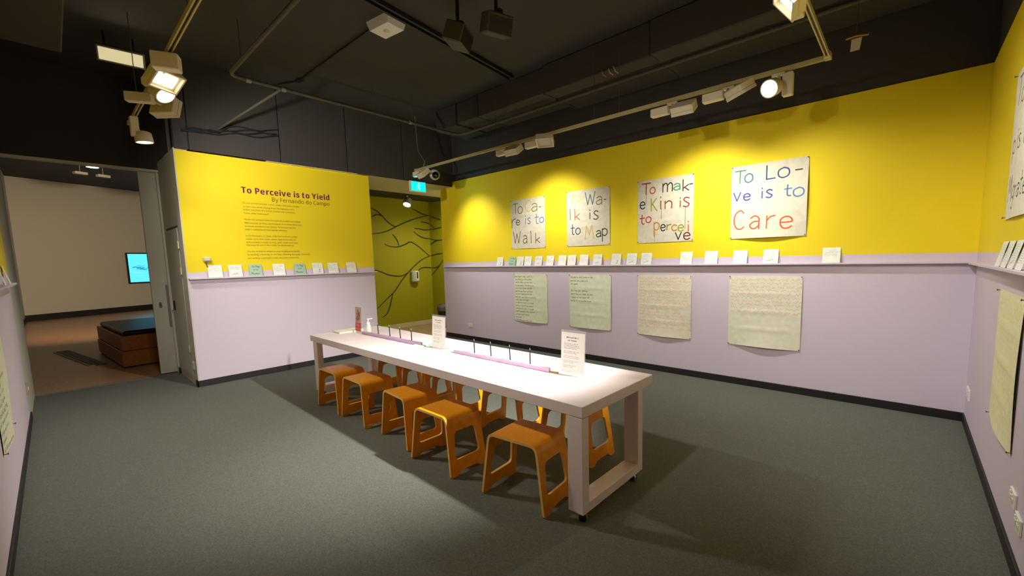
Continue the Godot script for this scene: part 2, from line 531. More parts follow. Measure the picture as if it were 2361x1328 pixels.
# ---------------------------------------------------------------- little cards on the ledges
func card_material(kind: int) -> StandardMaterial3D:
	var rng := RandomNumberGenerator.new()
	rng.seed = 900 + kind
	var green := kind == 0
	var img := sheet_image(160, 168, "a9c4b0" if green else ["", "eceee6", "e9ede6", "e6e9e2", "eeefe8", "e3e6e0"][kind], 0.03, 70 + kind)
	var ink := Color("2d4a44")
	if green:
		write(img, "To Map", 34, 44, 26, 3.0, ink, rng)
		write(img, "is to", 52, 88, 26, 3.0, Color("2b6a52"), rng)
		write(img, "Monitor", 16, 146, 28, 3.6, Color("1f7a52"), rng)
		for k in 46:
			img.fill_rect(Rect2i(rng.randi_range(4, 152), rng.randi_range(4, 160), 3, 3), Color("6f9486"))
	else:
		var y := 26.0
		var rows: int = [0, 6, 8, 5, 9, 4][kind]
		for r in rows:
			var p := PackedVector2Array()
			var x := 14.0
			var stop := 146.0 - rng.randf_range(0, 40)
			while x < stop:
				p.append(Vector2(x, y + rng.randf_range(-4, 3)))
				x += rng.randf_range(3, 6)
				if rng.randf() < 0.14:
					pen(img, p, 1.3, Color("7d8786"))
					p = PackedVector2Array()
					x += 6
			pen(img, p, 1.3, Color("7d8786"))
			y += 13.0
		if kind == 2 or kind == 5:
			pen(img, smooth_pts([40, 142, 60, 128, 74, 138, 92, 120, 106, 134]), 3.0, Color("2f3230"))
		if kind == 3:
			pen(img, smooth_pts([96, 120, 104, 96, 112, 116, 98, 140, 84, 146, 116, 146]), 4.0, Color("2e3330"))
	return picture(img)

var card_mats := []

func card(label: String, group: String, foot: Vector3, ax: Vector3, n: Vector3, kind: int, w := 0.16, h := 0.165) -> void:
	if card_mats.is_empty():
		for k in 6: card_mats.append(card_material(k))
	# stands on its foot line and leans back against the wall
	var back := 0.036
	var up := (Vector3.UP * sqrt(h * h - back * back) - n * back) / h
	var face := ax.cross(up).normalized()
	if face.dot(n) < 0: face = -face
	var st := SurfaceTool.new()
	st.begin(Mesh.PRIMITIVE_TRIANGLES)
	st.set_smooth_group(-1)
	var t := face * 0.0012
	var c := [-ax * w / 2 + up * h, ax * w / 2 + up * h, ax * w / 2, -ax * w / 2]
	var uv := [Vector2(0, 0), Vector2(1, 0), Vector2(1, 1), Vector2(0, 1)]
	var flip := ax.cross(-up).dot(face) < 0.0
	for k in ([0, 1, 2, 0, 2, 3] if flip else [0, 2, 1, 0, 3, 2]):
		st.set_uv(uv[k]); st.add_vertex(c[k] + t)
	for k in ([0, 2, 1, 0, 3, 2] if flip else [0, 1, 2, 0, 2, 3]):
		st.set_uv(Vector2(0.02, 0.02)); st.add_vertex(c[k] - t)
	for i in 4:
		var a: Vector3 = c[i]
		var b: Vector3 = c[(i + 1) % 4]
		st.set_uv(Vector2(0.02, 0.02))
		quad(st, a + t, b + t, b - t, a - t, up * h / 2)
	solo(st, "postcard", card_mats[kind], label, "card", group, foot)

func ledge(called: String, label: String, a: Vector3, b: Vector3, n: Vector3, top: float) -> void:
	var t := thing(called, label, "shelf", a, "lilac ledges that carry the cards")
	var d := b - a
	var st := mb()
	var c := d / 2.0 + n * 0.03 + Vector3.UP * (top - 0.009 - a.y)
	box(st, c, d.abs() + n.abs() * 0.06 + Vector3.UP * 0.018, 0.002)
	part(st, "shelf_board", M.lilac, t)

# ---------------------------------------------------------------- track lighting
# one fitting: adapter in the track, stem, control box and a head turned to its target
func track_lamp(label: String, on: Vector3, driver: Vector3, along: Vector3, head: Vector3, target: Vector3, round_head: bool, energy: float, cone: float, blend: float, col := Color("fffaf0"), size := 0.06, dsize := Vector3(0.2, 0.085, 0.07)) -> void:
	var t := thing("track_spotlight", label, "spotlight", on, "spotlights on the ceiling tracks")
	var st := mb()
	var flat := Vector3(along.x + 0.0001, 0, along.z).normalized()
	box(st, Vector3(0, -0.034, 0), Vector3(0.036, 0.03, 0.11) if absf(on.z + 0.6) > 0.01 else Vector3(0.11, 0.03, 0.036), 0.004)
	part(st, "adapter", M.lamp_white, t)
	var d := driver - on
	var h := head - on
	var joint := (d + h) / 2.0
	st = mb()
	tube(st, [Vector3(0, -0.04, 0), joint + Vector3(0, 0.01, 0), h - (target - head).normalized() * 0.045], 0.014, 8)
	part(st, "stem", M.lamp_white, t)
	st = mb()
	var fb := Basis(flat, Vector3.UP, flat.cross(Vector3.UP)) if along.y < 0.9 else Basis(Vector3.UP, Vector3.BACK, Vector3.RIGHT)
	box(st, d, dsize, 0.006, fb)
	part(st, "control_box", M.lamp_white, t)
	var aim := (target - head).normalized()
	var b := frame_of(aim)
	var lit := energy > 0.0
	st = mb()
	var hd: MeshInstance3D
	if round_head:
		lathe(st, h, aim, [[0.0, -0.06], [0.05, -0.06], [0.075, -0.045], [0.08, 0.055], [0.072, 0.055], [0.068, 0.035], [0.0, 0.035]], 20)
		hd = part(st, "head", M.lamp_white, t)
		st = mb()
		lathe(st, h, aim, [[0.0, 0.036], [0.067, 0.036], [0.067, 0.04], [0.0, 0.041]], 20)
	else:
		# a flat box with a recessed rectangular mouth
		box(st, h - aim * 0.02, Vector3(0.23, 0.17, 0.06), 0.006, b)
		for s in [-1, 1]:
			box(st, h + aim * 0.025 + b.x * 0.108 * s, Vector3(0.014, 0.17, 0.032), 0.002, b)
			box(st, h + aim * 0.025 + b.y * 0.079 * s, Vector3(0.204, 0.012, 0.032), 0.002, b)
		hd = part(st, "head", M.lamp_white, t)
		st = mb()
		box(st, h + aim * 0.014, Vector3(0.15, 0.1, 0.006), 0.001, b)
	part(st, "lens", M.lit if lit else M.unlit, hd)
	if lit:
		var l := SpotLight3D.new()
		l.name = "light"
		t.add_child(l, true)
		l.transform = Transform3D(Basis(-b.x, b.y, -b.z), h + aim * 0.06)
		l.light_color = col
		l.light_energy = energy
		l.spot_angle = cone
		l.spot_angle_attenuation = blend
		l.spot_range = 20.0
		l.spot_attenuation = 2.0
		l.light_size = size
		l.shadow_enabled = true

func track_run(label: String, a: Vector3, b: Vector3, wires: Array) -> void:
	var t := thing("lighting_track", label, "track", a, "suspended lighting tracks")
	var d := b - a
	var st := mb()
	var along := d.normalized()
	var side := along.cross(Vector3.UP)
	var L := d.length()
	box(st, d / 2.0 + Vector3(0, 0.012, 0), along.abs() * L + Vector3.UP * 0.014 + side.abs() * 0.036, 0.001)
	for s in [-1, 1]:
		box(st, d / 2.0 + side * 0.013 * s - Vector3(0, 0.006, 0), along.abs() * L + Vector3.UP * 0.022 + side.abs() * 0.010, 0.001)
	part(st, "rail", M.track, t)
	st = mb()
	box(st, d / 2.0 - Vector3(0, 0.001, 0), along.abs() * L + Vector3.UP * 0.008 + side.abs() * 0.014, 0.0)
	part(st, "conductor_slot", M.dark, t)
	for w in wires:
		st = mb()
		tube(st, [along * w, along * w + Vector3(0, CEIL - a.y, 0)], 0.004, 6)
		part(st, "hanger_wire", M.pipe, t)
	for e in [Vector3.ZERO, d]:
		st = mb()
		box(st, e + Vector3(0, 0.002, 0), Vector3(0.05, 0.045, 0.05), 0.003)
		part(st, "end_cap", M.track, t)

# ---------------------------------------------------------------- bent plywood stool
var stool_proto: Node3D = null

# the side panel's edge as seen square on: x across, s up the slope (0 = floor)
func stool_mesh() -> Array:
	var made := []
	var close := func(called: String, f: SurfaceTool, e: SurfaceTool) -> void:
		f.generate_normals()
		e.generate_normals()
		var mesh := f.commit()
		mesh.surface_set_material(0, M.ply)
		e.commit(mesh)
		mesh.surface_set_material(1, M.ply_edge)
		made.append([called, mesh])
	var TH := 0.009           # half thickness
	var FOOT := 0.262         # half width at the floor
	var TOP := 0.205          # half width where the bend begins
	var HT := 0.45
	var R := 0.05
	var flat_z := TOP - 0.045
	# middle line of the sheet from one foot over the seat to the other
	var dirv := Vector2(TOP - FOOT, HT - R).normalized()     # (z, y) going up on the +z side
	var path := []   # points (z, y) of the bend on the +z side, panel top to seat
	var p_top := Vector2(FOOT, 0) + dirv * (HT - R - TH) / dirv.y
	for k in 7:
		var f := k / 6.0
		var a := p_top
		var bnd := Vector2(lerpf(p_top.x, p_top.x - 0.012, 0.5), HT - TH)
		var c := Vector2(p_top.x - 0.055, HT - TH)
		path.append(a.lerp(bnd, f).lerp(bnd.lerp(c, f), f))
	var Ls: float = (p_top - Vector2(FOOT, 0)).length()
	var half := func(y: float) -> float: return lerpf(0.178, 0.162, y / HT)
	var face := mb()
	var edge := mb()
	for side in [1.0, -1.0]:
		face = mb()
		edge = mb()
		var at := func(x: float, s: float, o: float) -> Vector3:
			var q := Vector2(FOOT, 0) + dirv * s
			var n := Vector2(dirv.y, -dirv.x)
			q += n * o
			return Vector3(x, q.y, q.x * side)
		# outer outline and hole, matched along rays from the hole's middle
		var outer := []
		var w0: float = half.call(0.0)
		var w1: float = half.call(HT - R)
		outer += [Vector2(-w0, 0.012), Vector2(-w0 + 0.012, 0.0), Vector2(-w0 + 0.062, 0.0), Vector2(-w0 + 0.075, 0.012), Vector2(-w0 + 0.10, 0.026), Vector2(0, 0.03)]
		outer += [Vector2(w0 - 0.10, 0.026), Vector2(w0 - 0.075, 0.012), Vector2(w0 - 0.062, 0.0), Vector2(w0 - 0.012, 0.0), Vector2(w0, 0.012), Vector2(w1, Ls), Vector2(-w1, Ls)]
		var hole := []
		var hc := [Vector2(-0.12, 0.12), Vector2(0.12, 0.12), Vector2(0.1, 0.332), Vector2(-0.1, 0.332)]
		for i in 4:
			var c: Vector2 = hc[i]
			var a: Vector2 = c + (hc[(i + 3) % 4] - c).normalized() * 0.035
			var b: Vector2 = c + (hc[(i + 1) % 4] - c).normalized() * 0.035
			for k in 5:
				var f := k / 4.0
				hole.append(a.lerp(c, f).lerp(c.lerp(b, f), f))
		var mid := Vector2(0, 0.225)
		var angs := []
		for p in outer: angs.append((p - mid).angle())
		for p in hole: angs.append((p - mid).angle())
		angs.sort()
		var hit := func(poly: Array, a: float) -> Vector2:
			var dir := Vector2(cos(a), sin(a))
			for i in poly.size():
				var r = Geometry2D.segment_intersects_segment(mid, mid + dir * 2.0, poly[i], poly[(i + 1) % poly.size()])
				if r != null: return r
			return mid + dir * 0.1
		var n := angs.size()
		for i in n:
			var a0: float = angs[i]
			var a1: float = angs[(i + 1) % n]
			if absf(a0 - a1) < 0.0001: continue
			var o0: Vector2 = hit.call(outer, a0)
			var o1: Vector2 = hit.call(outer, a1)
			var h0: Vector2 = hit.call(hole, a0)
			var h1: Vector2 = hit.call(hole, a1)
			for o in [TH, -TH]:
				var inner: Vector3 = at.call(0.0, 0.2, 0.0)
				var ref: Vector3 = at.call((o0.x + h1.x) / 2, (o0.y + h1.y) / 2, 0.0)
				quad(face, at.call(o0.x, o0.y, o), at.call(o1.x, o1.y, o), at.call(h1.x, h1.y, o), at.call(h0.x, h0.y, o), ref)
			if o0.y < Ls - 0.001 or o1.y < Ls - 0.001:
				quad(edge, at.call(o0.x, o0.y, TH), at.call(o1.x, o1.y, TH), at.call(o1.x, o1.y, -TH), at.call(o0.x, o0.y, -TH), at.call(mid.x, mid.y, 0.0))
			var away: Vector3 = at.call((h0.x + h1.x) - mid.x, (h0.y + h1.y) - mid.y, 0.0)
			quad(edge, at.call(h0.x, h0.y, TH), at.call(h1.x, h1.y, TH), at.call(h1.x, h1.y, -TH), at.call(h0.x, h0.y, -TH), away)
		close.call("leg_panel", face, edge)
	# bends and seat, one strip from side to side
	face = mb()
	edge = mb()
	var line := []
	for k in path.size(): line.append(path[k])
	for k in range(path.size() - 1, -1, -1): line.append(Vector2(-path[k].x, path[k].y))
	face.set_smooth_group(2)
	for i in line.size() - 1:
		var nrm := []
		for j in [i, i + 1]:
			var d: Vector2 = line[mini(j + 1, line.size() - 1)] - line[maxi(j - 1, 0)]
			if j == 0: d = dirv
			if j == line.size() - 1: d = Vector2(dirv.x, -dirv.y)
			d = d.normalized()
			nrm.append(Vector2(d.y, -d.x))
		var g := func(j: int, x: float, o: float) -> Vector3:
			var q: Vector2 = line[i + j] + nrm[j] * o
			return Vector3(x, q.y, q.x)
		var wa: float = half.call(line[i].y)
		var wb: float = half.call(line[i + 1].y)
		var c: Vector3 = (g.call(0, 0.0, 0.0) + g.call(1, 0.0, 0.0)) / 2.0
		for o in [TH, -TH]:
			quad(face, g.call(0, -wa, o), g.call(0, wa, o), g.call(1, wb, o), g.call(1, -wb, o), c)
		for s in [-1.0, 1.0]:
			quad(edge, g.call(0, wa * s, TH), g.call(1, wb * s, TH), g.call(1, wb * s, -TH), g.call(0, wa * s, -TH), c)
	close.call("seat", face, edge)
	return made

func stool(x: float, z: float, deg: float, label: String, group: String) -> void:
	var t: Node3D
	if stool_proto == null:
		stool_proto = Node3D.new()
		for p in stool_mesh():
			var o := MeshInstance3D.new()
			o.name = p[0]
			o.mesh = p[1]
			stool_proto.add_child(o, true)
		for s in [-1, 1]:
			var st := mb()
			box(st, Vector3(-0.12, 0.03, 0.2685 * s - 0.0015 * s), Vector3(0.05, 0.014, 0.001), 0.0, Basis(Vector3.RIGHT, -0.14 * s))
			if s == 1: part(st, "maker_label", M.cream, stool_proto)
	t = stool_proto.duplicate()
	if not label.contains("second from the far end, camera"):
		var m := t.get_node("maker_label")
		t.remove_child(m)
		m.free()
	t.name = numbered("plywood_stool")
	add_child(t)
	t.position = Vector3(x, 0, z)
	t.rotation_degrees.y = deg
	tag(t, label, "stool", group)

const MURAL_FACE := [[4.94, 2.88, 5.05, 2.84, 5.18, 2.75, 5.33, 2.60, 5.46, 2.51, 5.56, 2.48], [4.95, 2.67, 5.03, 2.72, 5.11, 2.74, 5.19, 2.72], [4.94, 2.29, 5.15, 2.32, 5.35, 2.38, 5.56, 2.48, 5.78, 2.58, 6.01, 2.67, 6.24, 2.74, 6.45, 2.79], [6.02, 2.94, 6.15, 2.90, 6.32, 2.83, 6.51, 2.80], [6.07, 2.46, 6.22, 2.45, 6.37, 2.43, 6.53, 2.45], [6.27, 2.63, 6.42, 2.62, 6.55, 2.58], [6.04, 2.38, 6.17, 2.29, 6.32, 2.23, 6.52, 2.21], [5.24, 2.06, 5.36, 2.01, 5.51, 1.99, 5.64, 2.01, 5.79, 2.06, 5.92, 2.12, 6.04, 2.08, 6.19, 1.99, 6.34, 1.87, 6.48, 1.77], [5.45, 2.29, 5.51, 2.24, 5.57, 2.15, 5.61, 2.03], [4.96, 1.46, 5.12, 1.40, 5.28, 1.33, 5.49, 1.29, 5.65, 1.29, 5.80, 1.35], [4.96, 0.55, 5.17, 0.72, 5.43, 0.93, 5.62, 1.16, 5.82, 1.36, 6.01, 1.52, 6.25, 1.68, 6.49, 1.77], [5.07, 0.32, 5.19, 0.40, 5.27, 0.55, 5.33, 0.73, 5.37, 0.87], [6.12, 1.41, 6.24, 1.47, 6.43, 1.47, 6.53, 1.46]]
const MURAL_SIDE := [[-9.35, 2.81, -9.13, 2.73, -8.86, 2.66], [-9.30, 2.58, -9.15, 2.47], [-9.32, 2.45, -9.09, 2.45, -8.85, 2.47], [-9.34, 2.21, -9.09, 2.16, -8.84, 2.16], [-9.41, 2.03, -9.23, 2.11, -9.03, 2.16], [-9.37, 1.77, -9.09, 1.81, -8.84, 1.82], [-9.32, 1.46, -9.12, 1.47, -8.97, 1.54, -8.84, 1.65], [-9.45, 1.22, -9.24, 1.34, -9.00, 1.50]]

const NTH := ["first", "second", "third", "fourth", "fifth", "sixth", "seventh", "eighth", "ninth", "tenth", "eleventh", "twelfth", "thirteenth", "fourteenth", "fifteenth", "sixteenth", "seventeenth", "eighteenth"]

func words(text: String, width: float, m: Material, called: String, parent: Node3D, left_base: Vector3, weight := 400) -> float:
	var f := SystemFont.new()
	f.font_names = PackedStringArray(["Droid Sans"])
	f.font_weight = weight
	var t := TextMesh.new()
	t.font = f
	t.text = text
	t.font_size = 32
	t.pixel_size = 0.01
	t.depth = 0.02
	t.curve_step = 2.0
	t.horizontal_alignment = HORIZONTAL_ALIGNMENT_LEFT
	t.vertical_alignment = VERTICAL_ALIGNMENT_BOTTOM
	t.material = m
	var ab := t.get_aabb()
	var k := width / ab.size.x if width > 0 else -width
	var o := MeshInstance3D.new()
	o.name = called
	o.mesh = t
	parent.add_child(o, true)
	o.scale = Vector3(k, k, 0.05)
	o.position = left_base + Vector3(-ab.position.x * k, 0, 0)
	return k

func _ready() -> void:
	# ------------------------------------------------ camera
	var cam := Camera3D.new()
	cam.name = "camera"
	var yaw := 0.8524
	var pitch := 0.1059
	var roll := -0.0225
	var fwd := Vector3(sin(yaw) * cos(pitch), -sin(pitch), -cos(yaw) * cos(pitch))
	var r0 := Vector3(cos(yaw), 0, sin(yaw))
	var u0 := r0.cross(fwd)
	var rt := r0 * cos(roll) + u0 * sin(roll)
	var up := u0 * cos(roll) - r0 * sin(roll)
	cam.transform = Transform3D(Basis(rt, up, -fwd), Vector3(0, 1.62, 0))
	cam.projection = Camera3D.PROJECTION_FRUSTUM
	cam.near = 0.05
	cam.far = 60.0
	var foc := 971.54
	cam.size = 1328.0 / foc * cam.near
	cam.frustum_offset = Vector2((1180.5 - 1239.13) / foc, (701.1 - 664.0) / foc) * cam.near
	cam.current = true
	add_child(cam)
	# ------------------------------------------------ air and exposure: indoors, no sky
	var we := WorldEnvironment.new()
	we.name = "environment"
	var e := Environment.new()
	e.background_mode = Environment.BG_COLOR
	e.background_color = Color.BLACK
	e.ambient_light_source = Environment.AMBIENT_SOURCE_DISABLED
	e.tonemap_mode = Environment.TONE_MAPPER_LINEAR
	e.tonemap_exposure = 1.12
	e.sdfgi_enabled = true
	e.ssao_enabled = true
	e.ssil_enabled = true
	we.environment = e
	add_child(we)
	materials()
	shell()
	passage()
	gallery()
	overhead()
	lamps()
	wall_pieces()
	table_and_stools()
	tabletop_things()
	wall_fittings()

# ---------------------------------------------------------------- the room
func shell() -> void:
	var st := mb()
	span(st, Vector3(XL - 0.3, -0.1, ZF + 0.3), Vector3(XR + 0.15, 0, -7.5))
	span(st, Vector3(XL - 0.3, -0.1, -7.5), Vector3(1.17, 0, -8.42))
	struct("floor", [[st, M.carpet]], "dark grey flecked carpet")
	st = mb()
	span(st, Vector3(XL - 0.3, CEIL, ZF + 0.3), Vector3(XR + 0.3, CEIL + 0.15, -8.6))
	struct("ceiling", [[st, M.black]], "black painted soffit")
	# long wall: lilac, yellow, then a black wall set back above
	var lo := mb()
	var hi := mb()
	var bk := mb()
	span(lo, Vector3(XR, 0, ZF + 0.2), Vector3(XR + 0.2, SPLIT, -7.5))
	span(hi, Vector3(XR, SPLIT, ZF + 0.2), Vector3(XR + 0.2, 3.231, -7.5))
	span(bk, Vector3(XR + 0.02, 3.231, ZF + 0.2), Vector3(XR + 0.2, CEIL, -7.5))
	struct("wall_right", [[lo, M.lilac], [hi, M.yellow], [bk, M.black]], "long wall painted yellow over lilac")
	# wall with the title: a thick block that also hides the sliding door
	lo = mb(); hi = mb()
	span(lo, Vector3(1.172, 0, ZB), Vector3(3.77, SPLIT - 0.045, -8.4))
	span(hi, Vector3(1.172, SPLIT - 0.045, ZB), Vector3(3.77, 3.125, -8.4))
	struct("wall_back", [[lo, M.lilac], [hi, M.yellow]], "short wall painted yellow over lilac")
	st = mb()
	span(st, Vector3(1.16, 0, ZB - 0.004), Vector3(1.172, 3.125, -8.4))
	span(st, Vector3(1.16, 3.125, ZB - 0.004), Vector3(1.3, 3.15, -8.4))
	struct("wall_return", [[st, M.white]], "off white end face of the title wall")
	# black panelled wall above the title wall and the passage
	var wb := Node3D.new()
	wb.name = "wall_upper"
	wb.set_meta("kind", "structure")
	wb.set_meta("label", "black panelled wall above the title wall")
	add_child(wb)
	var xs := [1.16, 1.315, 2.39, 3.39, 4.43, 5.6]
	for i in xs.size() - 1:
		st = mb()
		span(st, Vector3(xs[i] + 0.006, 3.135, -7.085), Vector3(xs[i + 1] - 0.006, CEIL, -7.12), 0.003)
		part(st, "panel", M.black, wb)
	st = mb()
	span(st, Vector3(1.16, 3.15, -7.125), Vector3(5.75, CEIL, -7.25))
	part(st, "backing", M.dark, wb)
	st = mb()
	span(st, Vector3(2.2, 3.126, -7.09), Vector3(3.55, 3.133, -7.2))
	struct("trim_1", [[st, M.cream]], "pale strip in the gap over the title wall")
	st = mb()
	span(st, Vector3(4.9, 3.128, -7.06), Vector3(5.52, 3.146, -7.1))
	struct("trim_2", [[st, M.dark]], "black bar over the passage")
	# wall at the right edge of the picture
	lo = mb(); hi = mb(); bk = mb()
	span(lo, Vector3(XL - 0.2, 0, ZF), Vector3(XR, SPLIT, ZF + 0.2))
	span(hi, Vector3(XL - 0.2, SPLIT, ZF), Vector3(XR, 3.231, ZF + 0.2))
	span(bk, Vector3(XL - 0.2, 3.231, ZF + 0.02), Vector3(XR, CEIL, ZF + 0.2))
	struct("wall_front", [[lo, M.lilac], [hi, M.yellow], [bk, M.black]], "near wall painted yellow over lilac")
	# wall at the left edge
	lo = mb(); hi = mb(); bk = mb()
	var wt := mb()
	span(lo, Vector3(XL, 0, ZF), Vector3(XL - 0.2, SPLIT, -6.95))
	span(hi, Vector3(XL, SPLIT, ZF), Vector3(XL - 0.2, 3.231, -6.95))
	span(bk, Vector3(XL - 0.02, 3.231, ZF), Vector3(XL - 0.2, CEIL, -6.95))
	span(wt, Vector3(XL, 0, -6.95), Vector3(XL - 0.2, 3.04, -8.42))
	span(bk, Vector3(XL - 0.02, 3.04, -6.95), Vector3(XL - 0.2, CEIL, -8.42))
	struct("wall_left", [[lo, M.lilac], [hi, M.yellow], [wt, M.white], [bk, M.black]], "left wall, yellow over lilac, ending in off white")
	# header over the opening to the next gallery
	st = mb()
	span(st, Vector3(XL - 0.2, 3.045, -8.36), Vector3(1.3, CEIL, -8.6))
	struct("wall_header", [[st, M.black]], "black header over the wide opening")
	st = mb()
	span(st, Vector3(XL, 3.015, -8.35), Vector3(1.16, 3.045, -8.47), 0.003)
	struct("trim_3", [[st, M.cream]], "cream door track under the black header")
	# skirtings
	st = mb()
	span(st, Vector3(XR - 0.012, 0, ZF), Vector3(XR + 0.01, 0.085, -7.5), 0.003)
	struct("baseboard_right", [[st, M.base]], "black skirting of the long wall")
	st = mb()
	span(st, Vector3(1.15, 0, ZB + 0.012), Vector3(3.78, 0.085, ZB - 0.01), 0.003)
	span(st, Vector3(1.148, 0, ZB + 0.012), Vector3(1.166, 0.085, ZB - 0.1), 0.003)
	span(st, Vector3(1.14, 0, -8.3), Vector3(1.166, 0.085, -8.39), 0.003)
	struct("baseboard_back", [[st, M.base]], "black skirting of the title wall")
	st = mb()
	span(st, Vector3(XL, 0, ZF - 0.012), Vector3(XR, 0.085, ZF + 0.01), 0.003)
	struct("baseboard_front", [[st, M.base]], "black skirting of the near wall")
	st = mb()
	span(st, Vector3(XL - 0.01, 0, ZF), Vector3(XL + 0.012, 0.085, -6.95), 0.003)
	span(st, Vector3(XL - 0.01, 0, -6.95), Vector3(XL + 0.012, 0.085, -7.15), 0.003)
	struct("baseboard_left", [[st, M.base]], "black skirting of the left wall")
	# sliding door in the opening
	var d := Node3D.new()
	d.name = "door_1"
	d.set_meta("kind", "structure")
	d.set_meta("label", "off white sliding door drawn back into the title wall")
	add_child(d)
	d.position = Vector3(0.945, 0, -8.44)
	st = mb()
	span(st, Vector3(0, 0.012, -0.02), Vector3(0.6, 3.015, -0.075), 0.004)
	part(st, "door_leaf", M.white, d)
	st = mb()
	span(st, Vector3(0.162, 0.72, -0.012), Vector3(0.188, 1.36, -0.022), 0.002)
	var pull := part(st, "pull_strip", mat("8d7a74", 0.5), d)
	st = mb()
	span(st, Vector3(0.066, 1.02, -0.014), Vector3(0.1, 1.1, -0.022), 0.003)
	var plate := part(st, "lock_plate", M.steel, d)
	st = mb()
	lathe(st, Vector3(0.083, 1.06, -0.014), Vector3.BACK, [[0.0, 0.004], [0.009, 0.004], [0.009, -0.002]], 12)
	part(st, "keyhole", M.dark, plate)
	st = mb()
	span(st, Vector3(1.135, 0, -8.4), Vector3(1.165, 3.03, -8.44), 0.003)
	struct("trim_4", [[st, M.white]], "door jamb post")

# ---------------------------------------------------------------- the passage with the green wall
func passage() -> void:
	var st := mb()
	span(st, Vector3(3.0, -0.1, -7.5), Vector3(6.8, -0.002, -9.5))
	struct("floor_passage", [[st, M.vinyl]], "tan floor of the passage")
	st = mb()
	span(st, Vector3(2.8, 3.135, -7.12), Vector3(6.8, 3.25, -8.45))
	span(st, Vector3(2.8, 3.16, -8.45), Vector3(6.8, 3.25, -9.5))
	struct("ceiling_passage", [[st, M.white]], "off white ceiling of the passage")
	st = mb()
	span(st, Vector3(2.8, 3.125, -8.45), Vector3(6.55, 3.158, -9.2))
	struct("trim_5", [[st, M.black]], "black slot across the passage ceiling")
	st = mb()
	span(st, Vector3(2.8, 0, -9.35), Vector3(6.7, 3.17, -9.5))
	struct("wall_green", [[st, M.green]], "olive green wall with painted branches")
	st = mb()
	span(st, Vector3(6.52, 0, -7.3), Vector3(6.7, 3.17, -9.35))
	struct("wall_green_side", [[st, M.green]], "olive green side wall of the passage")
	st = mb()
	span(st, Vector3(XR + 0.2, 0, -7.3), Vector3(6.6, 3.17, -7.5))
	struct("wall_passage_end", [[st, M.white]])
	st = mb()
	span(st, Vector3(2.7, 0, -8.35), Vector3(2.8, 3.17, -9.5))
	struct("wall_passage_far", [[st, M.white]])
	st = mb()
	span(st, Vector3(2.8, 0, -9.335), Vector3(6.52, 0.11, -9.36), 0.003)
	span(st, Vector3(6.505, 0, -7.5), Vector3(6.53, 0.11, -9.34), 0.003)
	struct("baseboard_passage", [[st, M.cream]], "cream skirting of the green wall")
	# branches painted on the green wall
	var t := thing("branch_mural", "dark bare branches painted across the olive green passage wall", "mural", Vector3(5.7, 1.6, -9.349))
	var ink := mat("2a2410", 0.8)
	for k in MURAL_FACE.size():
		part(branch(MURAL_FACE[k], 0.013, 0), "branch", ink, t, Vector3(-5.7, -1.6, 0.0))
	t = thing("branch_mural", "dark bare branches continuing on the side wall of the passage", "mural", Vector3(6.518, 1.6, -9.1))
	for k in MURAL_SIDE.size():
		part(branch(MURAL_SIDE[k], 0.011, 1), "branch", ink, t, Vector3(0, -1.6, 9.1))
	# soap dispenser on the green wall
	t = thing("soap_dispenser", "white wall mounted soap dispenser on the green wall", "dispenser", Vector3(5.98, 1.26, -9.35))
	st = mb()
	box(st, Vector3(-0.05, 0, 0.05), Vector3(0.11, 0.28, 0.1), 0.02)
	part(st, "side_cover", mat("b9bcb4", 0.4), t)
	st = mb()
	box(st, Vector3(0.03, 0, 0.06), Vector3(0.14, 0.28, 0.12), 0.03)
	var cover := part(st, "front_cover", M.plastic, t)
	st = mb()
	box(st, Vector3(0.03, 0.03, 0.119), Vector3(0.035, 0.16, 0.006), 0.002)
	part(st, "level_window", M.dark, cover)
	# waste bin with a liner, half behind the end of the long wall
	t = thing("waste_bin", "black waste bin with a clear liner in the passage corner", "bin", Vector3(6.22, 0, -8.5))
	st = mb()
	lathe(st, Vector3.ZERO, Vector3.UP, [[0.0, 0.0], [0.12, 0.0], [0.15, 0.5], [0.14, 0.5], [0.11, 0.02], [0.0, 0.02]], 20)
	part(st, "bucket", M.rubber, t)
	st = mb()
	lathe(st, Vector3.ZERO, Vector3.UP, [[0.152, 0.42], [0.158, 0.5], [0.15, 0.56], [0.12, 0.575], [0.08, 0.55]], 14)
	part(st, "liner", mat("5c615c", 0.25), t)
	# small spotlight under the passage ceiling
	t = thing("passage_spotlight", "grey cylinder spotlight under the passage ceiling", "spotlight", Vector3(5.45, 3.12, -8.62))
	var aim := Vector3(0.25, -0.9, -0.15).normalized()
	st = mb()
	tube(st, [Vector3(0, 0.01, 0), Vector3(0, -0.07, 0)], 0.02, 10)
	part(st, "stem", M.lamp_white, t)
	st = mb()
	lathe(st, Vector3(0, -0.15, 0), Vector3(-0.45, -0.85, 0.3).normalized(), [[0.0, -0.09], [0.085, -0.085], [0.095, 0.07], [0.085, 0.07], [0.08, 0.05], [0.0, 0.05]], 18)
	var hd := part(st, "head", mat("a9a79c", 0.5), t)
	st = mb()
	lathe(st, Vector3(0, -0.15, 0), Vector3(-0.45, -0.85, 0.3).normalized(), [[0.0, 0.052], [0.078, 0.052], [0.078, 0.056], [0.0, 0.058]], 18)
	part(st, "lens", M.lit, hd)
	var l := SpotLight3D.new()
	l.name = "light"
	t.add_child(l, true)
	l.position = Vector3(-0.05, -0.25, 0.03)
	l.look_at_from_position(l.position, l.position + Vector3(-0.45, -0.85, 0.3), Vector3.BACK)
	l.light_color = Color("ffe9c4")
	l.light_energy = 6.0
	l.spot_angle = 75
	l.spot_angle_attenuation = 1.0
	l.spot_range = 12
	l.spot_attenuation = 2.0
	l.light_size = 0.07
	l.shadow_enabled = true
